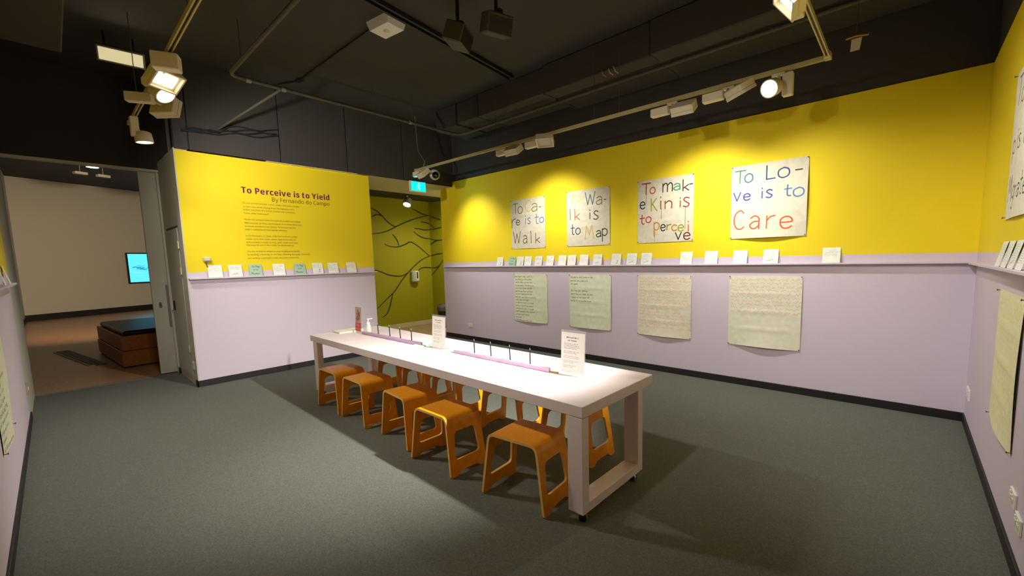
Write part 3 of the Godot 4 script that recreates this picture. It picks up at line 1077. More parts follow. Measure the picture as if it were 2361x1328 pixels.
	# flat ceiling panel of the passage, out of sight behind the header
	t = thing("ceiling_downlight", "round downlight set in the passage ceiling", "downlight", Vector3(6.0, 3.135, -7.95))
	st = mb()
	lathe(st, Vector3.ZERO, Vector3.DOWN, [[0.11, 0.0], [0.11, 0.008], [0.09, 0.008]], 20)
	part(st, "bezel", M.plastic, t)
	st = mb()
	lathe(st, Vector3.ZERO, Vector3.DOWN, [[0.0, 0.002], [0.09, 0.002], [0.09, 0.006], [0.0, 0.006]], 20)
	part(st, "lens", M.lit, t)
	l = SpotLight3D.new()
	l.name = "light"
	t.add_child(l, true)
	l.position = Vector3(0, -0.03, 0)
	l.rotation_degrees = Vector3(-90, 0, 0)
	l.light_color = Color("fff0d6")
	l.light_energy = 3.5
	l.spot_angle = 80
	l.spot_angle_attenuation = 1.0
	l.spot_range = 12
	l.spot_attenuation = 2.0
	l.light_size = 0.08
	l.shadow_enabled = true
	# exit sign hanging at the mouth of the passage
	t = thing("exit_sign", "glowing green exit sign with a running figure over the passage", "sign", Vector3(4.68, 3.03, -7.03))
	st = mb()
	box(st, Vector3(0, 0, 0), Vector3(0.345, 0.195, 0.03), 0.004)
	part(st, "housing", M.plastic, t)
	st = mb()
	box(st, Vector3(0.012, 0.006, 0.0145), Vector3(0.31, 0.17, 0.006), 0.001)
	var face := part(st, "lit_face", glow("00c8d2", 1.25), t)
	var fig := glow("b4ffff", 0.9)
	st = mb()
	lathe(st, Vector3(0.02, 0.062, 0.017), Vector3.BACK, [[0.0, 0.002], [0.013, 0.002], [0.013, 0.0]], 12)
	tube(st, [Vector3(0.018, 0.045, 0.018), Vector3(0.008, 0.0, 0.018)], 0.008, 6)
	tube(st, [Vector3(0.016, 0.04, 0.018), Vector3(-0.012, 0.028, 0.018), Vector3(-0.022, 0.005, 0.018)], 0.005, 6)
	tube(st, [Vector3(0.016, 0.04, 0.018), Vector3(0.04, 0.022, 0.018), Vector3(0.056, 0.03, 0.018)], 0.005, 6)
	tube(st, [Vector3(0.008, 0.0, 0.018), Vector3(0.034, -0.022, 0.018), Vector3(0.032, -0.056, 0.018)], 0.006, 6)
	tube(st, [Vector3(0.008, 0.0, 0.018), Vector3(-0.006, -0.032, 0.018), Vector3(-0.036, -0.05, 0.018)], 0.006, 6)
	part(st, "running_figure", fig, face)
	st = mb()
	tube(st, [Vector3(0, 0.09, 0), Vector3(0, 0.14, -0.03)], 0.01, 8)
	part(st, "bracket", M.dark, t)
	var al := AreaLight3D.new()
	al.name = "light"
	t.add_child(al, true)
	al.area_size = Vector2(0.31, 0.17)
	al.position = Vector3(0.012, 0.006, 0.025)
	al.rotation_degrees.y = 180
	al.light_color = Color("20d8e8")
	al.light_energy = 0.25
	al.shadow_enabled = true

# a painted line on a wall: a thin raised ribbon, tapering to its end
func branch(a: Array, w: float, facing: int) -> SurfaceTool:
	var st := mb()
	var p := smooth_pts(a, 4)
	for i in p.size() - 1:
		var d := (p[i + 1] - p[i]).normalized()
		var n := Vector2(-d.y, d.x)
		var w0 := w * (0.55 + 0.45 * sin(PI * (i + 1.0) / (p.size() + 1.0)))
		var q := []
		for s in [[0, 1], [1, 1], [1, -1], [0, -1]]:
			var v: Vector2 = p[i + s[0]] + n * w0 * s[1] + d * 0.002 * (s[0] * 2 - 1)
			q.append(Vector3(v.x, v.y, 0.002) if facing == 0 else Vector3(-0.002, v.y, v.x))
		var c: Vector3 = (q[0] + q[2]) / 2.0 + (Vector3(0, 0, -1) if facing == 0 else Vector3(1, 0, 0))
		quad(st, q[0], q[1], q[2], q[3], c)
	return st

# ---------------------------------------------------------------- the gallery beyond the opening
func gallery() -> void:
	var st := mb()
	span(st, Vector3(-1.0, -0.1, -8.42), Vector3(6.0, -0.003, -26))
	struct("floor_gallery", [[st, M.wood_floor]], "brown timber floor of the next gallery")
	st = mb()
	span(st, Vector3(XL, -0.01, -8.40), Vector3(1.17, 0.004, -8.44))
	struct("trim_6", [[st, M.steel]], "metal strip where carpet meets timber")
	st = mb()
	span(st, Vector3(-1.0, 4.55, -8.6), Vector3(6.0, 4.7, -26))
	struct("ceiling_gallery", [[st, M.black]], "black ceiling of the next gallery")
	var A := Vector3(-0.7, 0, -21.1)
	var dir := Vector3(0.927, 0, -0.375)
	var nrm := Vector3(0.375, 0, 0.927)
	var bs := Basis(dir, Vector3.UP, nrm)
	st = mb()
	box(st, A + dir * 3.6 + Vector3(0, 2.3, 0) - nrm * 0.1, Vector3(7.6, 4.6, 0.2), 0.0, bs)
	struct("wall_gallery", [[st, M.white]], "grey white far wall of the next gallery")
	st = mb()
	box(st, A + dir * 3.4 + Vector3(0, 0.1, 0) + nrm * 0.01, Vector3(7.0, 0.2, 0.03), 0.0, bs)
	struct("baseboard_gallery", [[st, M.base]], "dark skirting of the far gallery wall")
	st = mb()
	span(st, Vector3(-0.9, 0, -8.42), Vector3(-0.7, 4.6, -21.5))
	span(st, Vector3(-0.7, 0, -8.42), Vector3(XL - 0.0, 4.6, -8.5))
	struct("wall_gallery_left", [[st, M.white]], "left wall of the next gallery")
	st = mb()
	span(st, Vector3(-0.72, 0, -8.5), Vector3(-0.68, 0.16, -21.1))
	struct("baseboard_gallery_left", [[st, M.base]])
	st = mb()
	span(st, Vector3(2.6, 0, -8.4), Vector3(2.7, 4.6, -14.0))
	span(st, Vector3(1.172, 3.04, -8.4), Vector3(2.6, 4.6, -8.6))
	span(st, Vector3(2.6, 0, -13.9), Vector3(5.6, 4.6, -14.0))
	span(st, Vector3(5.6, 0, -13.9), Vector3(5.7, 4.6, -26.0))
	struct("wall_gallery_right", [[st, M.white]])
	# screen on the far wall
	var t := thing("wall_screen", "bright blue screen with dark ripples on the far gallery wall", "screen", A + dir * 3.75 + Vector3(0, 1.63, 0) + nrm * 0.0)
	t.basis = bs
	st = mb()
	box(st, Vector3(0, 0, 0.04), Vector3(2.0, 1.16, 0.07), 0.01)
	part(st, "frame", M.dark, t)
	var img := Image.create(320, 184, false, Image.FORMAT_RGBA8)
	img.fill(Color("58d6f4"))
	var rng := RandomNumberGenerator.new()
	rng.seed = 5
	for k in 60:
		var x := rng.randf_range(0, 320)
		var y := 92 + rng.randfn(0, 9)
		pen(img, smooth_pts([x, y, x + 12, y - 3, x + 26, y + 2, x + 40, y - 1]), rng.randf_range(1.0, 2.6), Color("1c6f9a"))
	for k in 30:
		var x := rng.randf_range(0, 320)
		var y := rng.randf_range(110, 180)
		pen(img, smooth_pts([x, y, x + 30, y - 1, x + 60, y + 1]), 1.2, Color("8fe8fb"))
	img.generate_mipmaps()
	var sm := StandardMaterial3D.new()
	sm.albedo_color = Color("0a0a0c")
	sm.roughness = 0.3
	sm.emission_enabled = true
	sm.emission = Color.BLACK
	sm.emission_operator = BaseMaterial3D.EMISSION_OP_ADD
	sm.emission_texture = ImageTexture.create_from_image(img)
	sm.emission_energy_multiplier = 1.25
	var q := MeshInstance3D.new()
	q.name = "display"
	var qm := QuadMesh.new()
	qm.size = Vector2(1.92, 1.07)
	qm.material = sm
	q.mesh = qm
	t.add_child(q, true)
	q.position = Vector3(0, 0, 0.0765)
	var al := AreaLight3D.new()
	al.name = "light"
	t.add_child(al, true)
	al.area_size = Vector2(1.92, 1.07)
	al.position = Vector3(0, 0, 0.09)
	al.rotation_degrees.y = 180
	al.light_color = Color("58ccff")
	al.light_energy = 0.8
	al.shadow_enabled = true
	# bench
	t = thing("gallery_bench", "wooden box bench with a black cushion on the timber floor", "bench", Vector3(0.62, 0, -9.53))
	t.rotation_degrees.y = 4.0
	st = mb()
	span(st, Vector3(0, 0.02, 0), Vector3(1.5, 0.27, -2.3), 0.006)
	part(st, "lower_box", M.orange_wood, t)
	st = mb()
	span(st, Vector3(0.01, 0.278, -0.01), Vector3(1.49, 0.52, -2.29), 0.006)
	part(st, "upper_box", M.orange_wood, t)
	st = mb()
	span(st, Vector3(0.04, 0.27, -0.04), Vector3(1.46, 0.279, -2.26))
	span(st, Vector3(0.04, 0.0, -0.04), Vector3(1.46, 0.02, -2.26))
	part(st, "shadow_gap", M.dark, t)
	st = mb()
	span(st, Vector3(0.05, 0.52, -0.05), Vector3(1.45, 0.60, -2.25), 0.025)
	part(st, "cushion", M.cushion, t)
	# grille let into the floor
	t = thing("floor_grille", "grey ventilation grille let into the timber floor", "grille", Vector3(0.17, 0.0, -11.48))
	t.rotation_degrees.y = 9.5
	st = mb()
	for s in [-1, 1]:
		box(st, Vector3(0.105 * s, 0.002, 0), Vector3(0.02, 0.01, 2.4), 0.002)
		box(st, Vector3(0, 0.002, 1.19 * s), Vector3(0.22, 0.01, 0.02), 0.002)
	part(st, "frame", M.steel, t)
	for k in 5:
		st = mb()
		box(st, Vector3(-0.08 + 0.04 * k, 0.001, 0), Vector3(0.022, 0.008, 2.36), 0.001)
		part(st, "bar", mat("4b463e", 0.5), t)
	# ceiling spots of the gallery
	for g in [[Vector3(0.70, 3.67, -11.9), true, "lit downlight over the next gallery, seen under the cream track"], [Vector3(0.62, 3.8, -14.0), false, "dark spotlight left of the lit one in the next gallery"], [Vector3(0.98, 3.78, -14.0), false, "dark long spotlight right of the lit one in the next gallery"]]:
		t = thing("gallery_spotlight", g[2], "spotlight", g[0], "spotlights of the next gallery")
		st = mb()
		tube(st, [Vector3(0, 0, 0), Vector3(0, 4.56 - g[0].y, 0)], 0.012, 8)
		part(st, "drop_rod", M.dark, t)
		st = mb()
		if g[1]: lathe(st, Vector3.ZERO, Vector3.DOWN, [[0.0, -0.02], [0.09, -0.015], [0.1, 0.1], [0.09, 0.1], [0.088, 0.085], [0.0, 0.085]], 18)
		else: box(st, Vector3(0, -0.04, 0), Vector3(0.22, 0.06, 0.12), 0.01, Basis(Vector3.UP, 0.4))
		var hd := part(st, "head", M.steel if g[1] else M.pipe, t)
		if g[1]:
			st = mb()
			lathe(st, Vector3.ZERO, Vector3.DOWN, [[0.0, 0.087], [0.086, 0.087], [0.086, 0.1], [0.0, 0.101]], 18)
			part(st, "lens", M.lit, hd)
			var l := SpotLight3D.new()
			l.name = "light"
			t.add_child(l, true)
			l.position = Vector3(0, -0.13, 0)
			l.rotation_degrees = Vector3(-20, -6, 0)
			l.light_color = Color("ffe6c0")
			l.light_energy = 34.0
			l.spot_angle = 48
			l.spot_angle_attenuation = 1.0
			l.spot_range = 25
			l.spot_attenuation = 2.0
			l.light_size = 0.08
			l.shadow_enabled = true

# ---------------------------------------------------------------- pipes, ducts and boxes under the black ceiling
func overhead() -> void:
	# sprinkler pipe
	var t := thing("sprinkler_pipe", "dark sprinkler pipe bent round two sides of the ceiling", "pipe", Vector3(1.56, 3.83, -6.05))
	var st := mb()
	var pts := [Vector3(0.0, 0, 6.2), Vector3(0.0, 0, 0.12), Vector3(0.03, 0, 0.04), Vector3(0.1, 0, 0.0), Vector3(3.2, 0, -0.02), Vector3(3.32, 0, 0.0), Vector3(3.38, 0, 0.06), Vector3(3.4, 0, 0.18), Vector3(3.34, 0, 6.3)]
	tube(st, pts, 0.022, 10)
	part(st, "pipe", M.pipe, t)
	for x in [0.2, 0.58, 2.4]:
		st = mb()
		tube(st, [Vector3(x - 0.025, 0, -0.01), Vector3(x + 0.025, 0, -0.01)], 0.031, 10)
		part(st, "coupling", M.steel, t)
	for p in [Vector3(0, 0, 0.5), Vector3(1.8, 0, -0.02), Vector3(2.45, 0, -0.02)]:
		st = mb()
		tube(st, [p, p + Vector3(0, 0.42, 0)], 0.005, 6)
		part(st, "hanger_rod", M.pipe, t)
	st = mb()
	tube(st, [Vector3(0.56, 0, -0.02), Vector3(0.09, -0.37, -1.02)], 0.017, 8)
	part(st, "branch_pipe", M.pipe, t)
	# cables hanging in a bunch on the black wall
	t = thing("cable_bundle", "black cables bunched along the wall above the title", "cable", Vector3(1.7, 3.35, -7.083))
	for k in 4:
		st = mb()
		var a := []
		for i in 12:
			a.append(Vector3(-0.45 + 0.1 * i, 0.02 * sin(i * 1.3 + k * 2.0) + 0.03 * k * (1.0 if i > 4 else 0.3) + 0.012 * i, 0.015 + 0.012 * (k % 2)))
		tube(st, a, 0.009, 6)
		part(st, "cable", M.dark, t)
	# struts across the ceiling
	t = thing("ceiling_strut", "double black steel channel across the ceiling", "channel", Vector3(1.0, 4.2, -4.2))
	for s in [-1, 1]:
		st = mb()
		box(st, Vector3(1.75, 0.02, 0.04 * s), Vector3(3.7, 0.045, 0.03), 0.003, Basis(Vector3.UP, 0.12))
		part(st, "channel", M.dark, t)
	t = thing("ceiling_conduit", "thin black conduit running to the white ceiling box", "conduit", Vector3(2.6, 4.225, -4.66))
	st = mb()
	tube(st, [Vector3(0, 0, 0.1), Vector3(-0.04, 0, -2.0), Vector3(-0.2, 0, -2.35)], 0.012, 8)
	part(st, "tube", M.dark, t)
	st = mb()
	box(st, Vector3(-0.04, 0, -2.0), Vector3(0.06, 0.03, 0.1), 0.004)
	part(st, "junction_box", M.dark, t)
	# white emergency light
	t = thing("emergency_light", "white emergency light box on the black ceiling", "light", Vector3(2.67, 4.25, -4.45))
	t.rotation_degrees.y = 8
	st = mb()
	var top := []
	var bot := []
	for c in [[-1, -1], [1, -1], [1, 1], [-1, 1]]:
		top.append(Vector3(0.125 * c[0], 0, 0.18 * c[1]))
		bot.append(Vector3(0.105 * c[0], -0.09, 0.155 * c[1]))
	for i in 4: quad(st, top[i], top[(i + 1) % 4], bot[(i + 1) % 4], bot[i], Vector3(0, -0.04, 0))
	quad(st, bot[0], bot[1], bot[2], bot[3], Vector3(0, -0.04, 0))
	part(st, "housing", M.plastic, t)
	st = mb()
	lathe(st, Vector3(0, -0.09, 0), Vector3.DOWN, [[0.034, -0.001], [0.034, 0.004], [0.024, 0.006], [0.014, 0.016], [0.0, 0.018]], 16)
	part(st, "lens", M.lamp_white, t)
	# air duct along the long wall, stepped up in size nearer the camera
	t = thing("air_duct", "black air duct stepping up in size along the long wall", "duct", Vector3(4.95, 3.9, -6.3))
	st = mb()
	span(st, Vector3(-0.25, 0.0, -0.1), Vector3(0.42, 0.345, 0.45), 0.008)
	part(st, "end_section", M.black, t)
	st = mb()
	span(st, Vector3(-0.23, 0.02, 0.47), Vector3(0.42, 0.345, 1.0), 0.008)
	part(st, "duct_section", M.black, t)
	st = mb()
	span(st, Vector3(-0.25, 0.0, 1.02), Vector3(0.42, 0.345, 2.42), 0.008)
	part(st, "duct_section", M.black, t)
	st = mb()
	span(st, Vector3(-0.3, -0.03, 2.44), Vector3(0.52, 0.345, 4.0), 0.012)
	part(st, "duct_section", M.black, t)
	st = mb()
	span(st, Vector3(-0.32, -0.035, 4.02), Vector3(0.52, 0.345, 6.75), 0.012)
	part(st, "duct_section", M.black, t)
	for z in [0.46, 1.01, 2.43, 4.01]:
		st = mb()
		span(st, Vector3(-0.27 - 0.02 * int(z > 2), -0.012 - 0.026 * int(z > 2), z - 0.018), Vector3(0.44 + 0.08 * int(z > 2), 0.347, z + 0.018), 0.003)
		part(st, "flange", M.black, t)
	# loose wire ends and a tag on the duct
	t = thing("loose_wires", "loose coloured wire ends poking out below the duct", "wire", Vector3(4.62, 3.84, -2.9))
	for k in [[0.0, "c98a3c"], [0.09, "cfa9a0"], [0.16, "b8b2a0"]]:
		st = mb()
		tube(st, [Vector3(0.02, 0.05, k[0] - 0.02), Vector3(-0.02, 0.02 + k[0] * 0.1, k[0]), Vector3(-0.03, -0.03, k[0] + 0.03), Vector3(0.0, -0.05, k[0] + 0.055)], 0.006, 6)
		part(st, "wire_end", mat(k[1], 0.6), t)
	t = thing("paper_tag", "white paper tag hanging below the black duct", "tag", Vector3(4.76, 3.46, -0.43))
	st = mb()
	slab(st, [Vector3(0, 0.0, -0.03), Vector3(0, 0.0, 0.045), Vector3(0.0, -0.1, 0.03), Vector3(0, -0.1, -0.035)], Vector3(0.001, 0, 0))
	part(st, "tag_card", M.lamp_white, t)
	st = mb()
	tube(st, [Vector3(0, 0.0, 0.0), Vector3(0.01, 0.36, 0.01)], 0.003, 6)
	part(st, "string", M.pipe, t)
	st = mb()
	tube(st, [Vector3(0, 0.015, -0.07), Vector3(0, 0.02, 0.0), Vector3(0, 0.005, 0.09)], 0.008, 6)
	part(st, "tape_end", mat("b87a2c", 0.7), t)
	# bulkhead at the top left
	st = mb()
	span(st, Vector3(XL - 0.02, 3.7, ZF), Vector3(0.26, CEIL, -6.25), 0.01)
	struct("wall_bulkhead", [[st, M.black]], "black bulkhead along the left wall")
	# two black boxes hung from the ceiling
	for k in [[Vector3(2.85, 3.82, -3.45), 0.5, "black box speaker hung below the ceiling, the left of two"], [Vector3(3.02, 3.86, -3.08), -0.3, "black box speaker hung below the ceiling, the right of two"]]:
		t = thing("ceiling_speaker", k[2], "speaker", k[0], "black boxes hung from the ceiling")
		var b := Basis(Vector3.UP, k[1]) * Basis(Vector3.RIGHT, 0.35)
		st = mb()
		box(st, Vector3.ZERO, Vector3(0.26, 0.18, 0.2), 0.012, b)
		part(st, "cabinet", mat("4a4234", 0.6), t)
		st = mb()
		box(st, b * Vector3(0, -0.012, 0.102), Vector3(0.23, 0.14, 0.006), 0.002, b)
		part(st, "front_grille", M.dark, t)
		st = mb()
		tube(st, [Vector3(0, 0.05, 0), Vector3(0, CEIL - k[0].y, 0)], 0.018, 8)
		box(st, Vector3(0, 0.1, 0), Vector3(0.05, 0.05, 0.14), 0.004)
		part(st, "bracket", M.dark, t)
	# cable that drops to the end of the track
	t = thing("power_cable", "grey cable dropping from the ceiling to the track end", "cable", Vector3(4.58, 4.25, -6.85))
	st = mb()
	tube(st, [Vector3.ZERO, Vector3(0.01, -0.3, 0.0), Vector3(0, -0.62, 0.04), Vector3(0, -0.76, 0.17), Vector3(0, -0.84, 0.23), Vector3(0, -0.92, 0.2)], 0.01, 8)
	part(st, "cable", M.steel, t)
	# long pale floodlight above the left track
	t = thing("flood_light", "long pale floodlight on a bracket above the left track", "floodlight", Vector3(0.74, 4.0, -6.8))
	var fb := Basis(Vector3.UP, -0.1) * Basis(Vector3.RIGHT, 0.55)
	st = mb()
	box(st, Vector3.ZERO, Vector3(0.4, 0.17, 0.08), 0.008, fb)
	part(st, "housing", M.steel, t)
	st = mb()
	box(st, fb * Vector3(0, 0, 0.041), Vector3(0.36, 0.13, 0.006), 0.002, fb)
	part(st, "diffuser", glow("e8dcae", 0.6), t)
	var al := AreaLight3D.new()
	al.name = "light"
	t.add_child(al, true)
	al.area_size = Vector2(0.36, 0.13)
	al.transform = Transform3D(fb * Basis(Vector3.UP, PI), fb * Vector3(0, 0, 0.05))
	al.light_color = Color("fff0cc")
	al.light_energy = 0.12
	al.shadow_enabled = true
	st = mb()
	tube(st, [Vector3(-0.12, 0.0, -0.05), Vector3(-0.12, 0.25, -0.08)], 0.01, 6)
	part(st, "bracket", M.dark, t)
	st = mb()
	tube(st, [Vector3(0.12, 0.0, -0.05), Vector3(0.12, 0.25, -0.08)], 0.01, 6)
	part(st, "bracket", M.dark, t)

# ---------------------------------------------------------------- tracks and their spotlights
func lamps() -> void:
	track_run("pale lighting track along the long yellow wall", Vector3(4.58, TRACK, -6.9), Vector3(4.58, TRACK, -0.6), [2.15, 3.9, 4.25])
	track_run("pale lighting track along the left side of the ceiling", Vector3(0.76, TRACK, -6.9), Vector3(0.76, TRACK, -0.6), [0.7, 3.2])
	track_run("short pale track crossing at the top right corner", Vector3(0.815, TRACK, -0.6), Vector3(4.525, TRACK, -0.6), [1.2, 3.0])
	var z := Vector3.BACK
	# washers on the long wall
	track_lamp("box spotlight aimed between the care and walk posters", Vector3(4.58, TRACK, -4.42), Vector3(4.5, 3.19, -4.56), z, Vector3(4.48, 3.17, -4.3), Vector3(XR, 1.65, -4.38), false, 3.4, 53, 1.0)
	track_lamp("box spotlight aimed between the kin and love posters", Vector3(4.58, TRACK, -2.0), Vector3(4.5, 3.18, -2.1), z, Vector3(4.48, 3.15, -1.83), Vector3(XR, 1.65, -1.9), false, 3.4, 53, 1.0)
	# small lamps without a beam on that wall
	track_lamp("unlit flat spotlight just right of the one by the walk poster", Vector3(4.58, TRACK, -3.86), Vector3(4.5, 3.19, -3.98), z, Vector3(4.48, 3.19, -3.72), Vector3(4.1, 2.4, -3.5), false, 0.0, 50, 1.0)
	track_lamp("slim spotlight with a lit mouth left of the glaring round one", Vector3(4.58, TRACK, -1.42), Vector3(4.5, 3.19, -1.54), z, Vector3(4.5, 3.19, -1.29), Vector3(XR, 0.8, -0.5), false, 1.9, 58, 1.0)
	track_lamp("glaring round spotlight on the track near the love poster", Vector3(4.58, TRACK, -0.98), Vector3(4.58, 3.16, -0.9), Vector3.UP, Vector3(4.44, 3.12, -1.0), Vector3(-0.3, 1.0, -2.2), true, 2.0, 36, 1.0)
	track_lamp("box spotlight at the far end of the track by the exit sign", Vector3(4.58, TRACK, -6.72), Vector3(4.5, 3.2, -6.75), z, Vector3(4.46, 3.17, -6.5), Vector3(XR, 1.9, -6.3), false, 2.6, 40, 1.0)
	# over the table, from the short track
	track_lamp("bright box spotlight at the top edge aimed down the table", Vector3(3.2, TRACK, -0.6), Vector3(3.3, 3.2, -0.62), Vector3.RIGHT, Vector3(2.9, 3.07, -0.58), Vector3(2.3, 0.75, -3.45), false, 36.0, 33, 1.0)
	track_lamp("spotlight above the picture aimed at the near wall poster", Vector3(2.5, TRACK, -0.6), Vector3(2.6, 3.2, -0.6), Vector3.RIGHT, Vector3(2.4, 3.17, -0.55), Vector3(3.6, 1.7, ZF), false, 3.5, 50, 1.0)
	# left track
	track_lamp("upper box spotlight of the left track with a lit square mouth", Vector3(0.76, TRACK, -4.5), Vector3(0.735, 3.205, -4.41), Vector3(0.9, 0, 0.4), Vector3(0.76, 3.165, -4.69), Vector3(2.0, 0.6, -2.6), false, 2.4, 40, 1.0, Color("fffaf0"), 0.06, Vector3(0.17, 0.12, 0.1))
	track_lamp("round spotlight of the left track with a glaring mouth", Vector3(0.76, TRACK, -4.98), Vector3(0.71, 3.22, -5.03), Vector3(0.9, 0, 0.4), Vector3(0.775, 3.15, -4.98), Vector3(2.6, 0.0, -2.6), true, 2.5, 42, 1.0, Color("fffaf0"), 0.06, Vector3(0.1, 0.06, 0.06))
	track_lamp("large box spotlight of the left track aimed at the title wall", Vector3(0.76, TRACK, -5.4), Vector3(0.67, 3.16, -5.33), Vector3(0.9, 0, 0.5), Vector3(0.87, 3.15, -5.45), Vector3(2.95, 2.3, ZB), false, 4.5, 56, 1.0)
	track_lamp("cream spotlight hanging last on the left track, pointing down", Vector3(0.76, TRACK, -6.5), Vector3(0.735, 3.15, -6.4), Vector3.UP, Vector3(0.8, 3.05, -6.4), Vector3(1.1, 0.0, -6.4), true, 2.2, 60, 1.0)
	track_lamp("spotlight out of view aimed across the table at the long wall", Vector3(0.76, TRACK, -1.6), Vector3(0.74, 3.2, -1.5), Vector3.BACK, Vector3(0.8, 3.15, -1.75), Vector3(XR, 0.35, -2.2), false, 3.6, 46, 1.0)
	track_lamp("spotlight out of view aimed at the left wall posters", Vector3(0.76, TRACK, -2.4), Vector3(0.8, 3.2, -2.3), Vector3.BACK, Vector3(0.72, 3.16, -2.5), Vector3(XL, 1.4, -3.8), false, 1.5, 42, 1.0)

# ---------------------------------------------------------------- posters, letters, cards and lettering
func wall_pieces() -> void:
	ledge("picture_ledge", "long lilac ledge along the yellow and lilac right wall", Vector3(XR, 1.49, -7.45), Vector3(XR, 1.49, ZF), Vector3.LEFT, 1.512)
	ledge("picture_ledge", "lilac ledge below the title text", Vector3(1.175, 1.45, ZB), Vector3(3.8, 1.45, ZB), Vector3.BACK, 1.472)
	ledge("picture_ledge", "lilac ledge on the near wall at the right edge", Vector3(XL + 0.06, 1.49, ZF), Vector3(XR - 0.06, 1.49, ZF), Vector3.FORWARD, 1.505)
	ledge("picture_ledge", "lilac ledge on the left wall at the picture edge", Vector3(XL, 1.49, -6.7), Vector3(XL, 1.49, ZF - 0.06), Vector3.RIGHT, 1.505)
	var names := ["white sheet crayoned To Care is to Walk", "white sheet crayoned To Walk is to Map", "white sheet crayoned To make Kin is to perceive", "white sheet crayoned To Love is to Care"]
	var lift := [[0.004, 0.004], [0.006, 0.008], [0.004, 0.006], [0.035, 0.03]]
	for i in 4:
		word_poster(i, Vector3(XR, 2.675, -5.42 + 1.2555 * i), names[i], lift[i][0], lift[i][1])
	var ink := Color("4a5236")
	var one := ["Dear Robert when Covid Tot", "we all felt you the moment", "and let whom you were back", "the boundaries. The winter we", "sat on your knees carefully", "build through feast and home", "you were inside and or the", "hold every way where we were to", "every book and might.", "we did with it not it is a need", "that you see of the resident", "restored this I also to change", "that I remember in the feel one", "a kingdom must visit an", "homeward", "I will still burning where you"]
	var two := ["Wonder in what home or ship", "one how you come into", "this game.", "", "But I was also thinking", "apart how you made me feel,", "I speak my own home will", "matter to my mother home"]
	var mats := [written_sheet(one, ink, "dfe2c6", 27, 49, 2.6, 101), written_sheet(two, ink, "e2e5cc", 27, 50, 2.6, 102)]
	for k in [[103, "e6ddc8", 0.0, 690.0], [104, "e2e0cc", 0.0, 420.0]]:
		var img := sheet_image(720, 800, k[1], 0.04, k[0])
		var rng := RandomNumberGenerator.new()
		rng.seed = k[0]
		scrawl_sheet(img, 48, k[3], 40, [Color("e2b296"), Color("e0b69c"), Color("dfbc98")], rng, 4.6)
		mats.append(picture(img))
	var lab := ["letter sheet densely written in green ink under the care to walk poster", "letter sheet with seven lines of green ink under the walk to map poster", "letter sheet covered in pale orange scrawl under the kin poster", "letter sheet half covered in pale orange scrawl under the love poster"]
	var zs := [-5.39, -4.135, -2.905, -1.65]
	var ll := [[0.02, 0.004], [0.02, 0.012], [0.03, 0.02], [0.035, 0.01]]
	for i in 4:
		hung_sheet("letter_sheet", lab[i], "letter", "handwritten letter sheets below the long ledge", Vector3(XR, 1.365, zs[i]), 0.785, 0.86, Vector3.BACK, Vector3.LEFT, ll[i][0], ll[i][1], [0.25, 0.5, 0.75], mats[i], 80 + i)
	# near wall
	var img2 := sheet_image(720, 800, "eae5d2", 0.04, 120)
	var rng2 := RandomNumberGenerator.new()
	rng2.seed = 120
	write(img2, "To Ma-", 70, 190, 150, 9, Color("3c4640"), rng2)
	write(img2, "p is to", 60, 440, 140, 9, Color("7c4a34"), rng2)
	write(img2, "Migrate", 30, 700, 135, 9, Color("2f4a44"), rng2)
	hung_sheet("word_poster", "white crayon lettered sheet on the near wall at the right edge", "poster", "crayon lettered sheet on the near wall", Vector3(4.2, 2.73, ZF), 0.8, 0.92, Vector3.LEFT, Vector3.FORWARD, 0.01, 0.005, [0.33, 0.66], picture(img2), 66)
	var img3 := sheet_image(720, 800, "e8e4bc", 0.03, 121)
	rng2.seed = 121
	scrawl_sheet(img3, 50, 760, 34, [Color("e2dc86"), Color("e4df98")], rng2, 5.0)
	hung_sheet("letter_sheet", "pale yellow letter sheet under the near wall ledge at the right edge", "letter", "letter sheet on the near wall", Vector3(4.12, 1.36, ZF), 0.8, 0.86, Vector3.LEFT, Vector3.FORWARD, 0.02, 0.01, [0.25, 0.5, 0.75], picture(img3), 84)
	# left wall
	hung_sheet("letter_sheet", "pale green letter sheet on the left wall at the picture edge", "letter", "letter sheet on the left wall", Vector3(XL, 1.36, -4.06), 0.8, 0.86, Vector3.FORWARD, Vector3.RIGHT, 0.02, 0.01, [0.25, 0.5, 0.75], mats[0], 85)
	# cards on the long ledge: middle z, kind
	var rows := [[-5.73, 3], [-5.41, 0], [-5.21, 3], [-5.02, 1], [-4.775, 5], [-4.52, 4], [-4.26, 1], [-4.067, 1], [-3.83, 4], [-3.577, 5], [-3.25, 3], [-2.995, 2], [-2.765, 2], [-2.193, 4], [-1.872, 4], [-1.527, 1], [-1.194, 5], [-0.61, 1]]
	for i in rows.size():
		var what: String = "green patterned card with hand lettering" if rows[i][1] == 0 else "white handwritten card"
		card("%s, %s from the passage end of the long ledge" % [what, NTH[i]], "cards on the long ledge", Vector3(XR - 0.04, 1.513, rows[i][0]), Vector3.BACK, Vector3.LEFT, rows[i][1], 0.16, 0.165)
	var left := [[1.464, 1], [1.697, 5], [1.944, 0], [2.247, 4], [2.537, 0], [2.804, 3], [3.045, 4], [3.349, 1]]
	for i in left.size():
		var what: String = "green patterned card with hand lettering" if left[i][1] == 0 else "white handwritten card"
		card("%s, %s from the left below the title text" % [what, NTH[i]], "cards below the title text", Vector3(left[i][0], 1.473, ZB + 0.04), Vector3.RIGHT, Vector3.BACK, left[i][1], 0.16, 0.17)
	for i in 4:
		card("white card on the near wall ledge, %s from the corner" % NTH[i], "cards on the near wall ledge", Vector3(4.07 - 0.235 * i, 1.506, ZF - 0.04), Vector3.LEFT, Vector3.FORWARD, [1, 4, 2, 4][i])
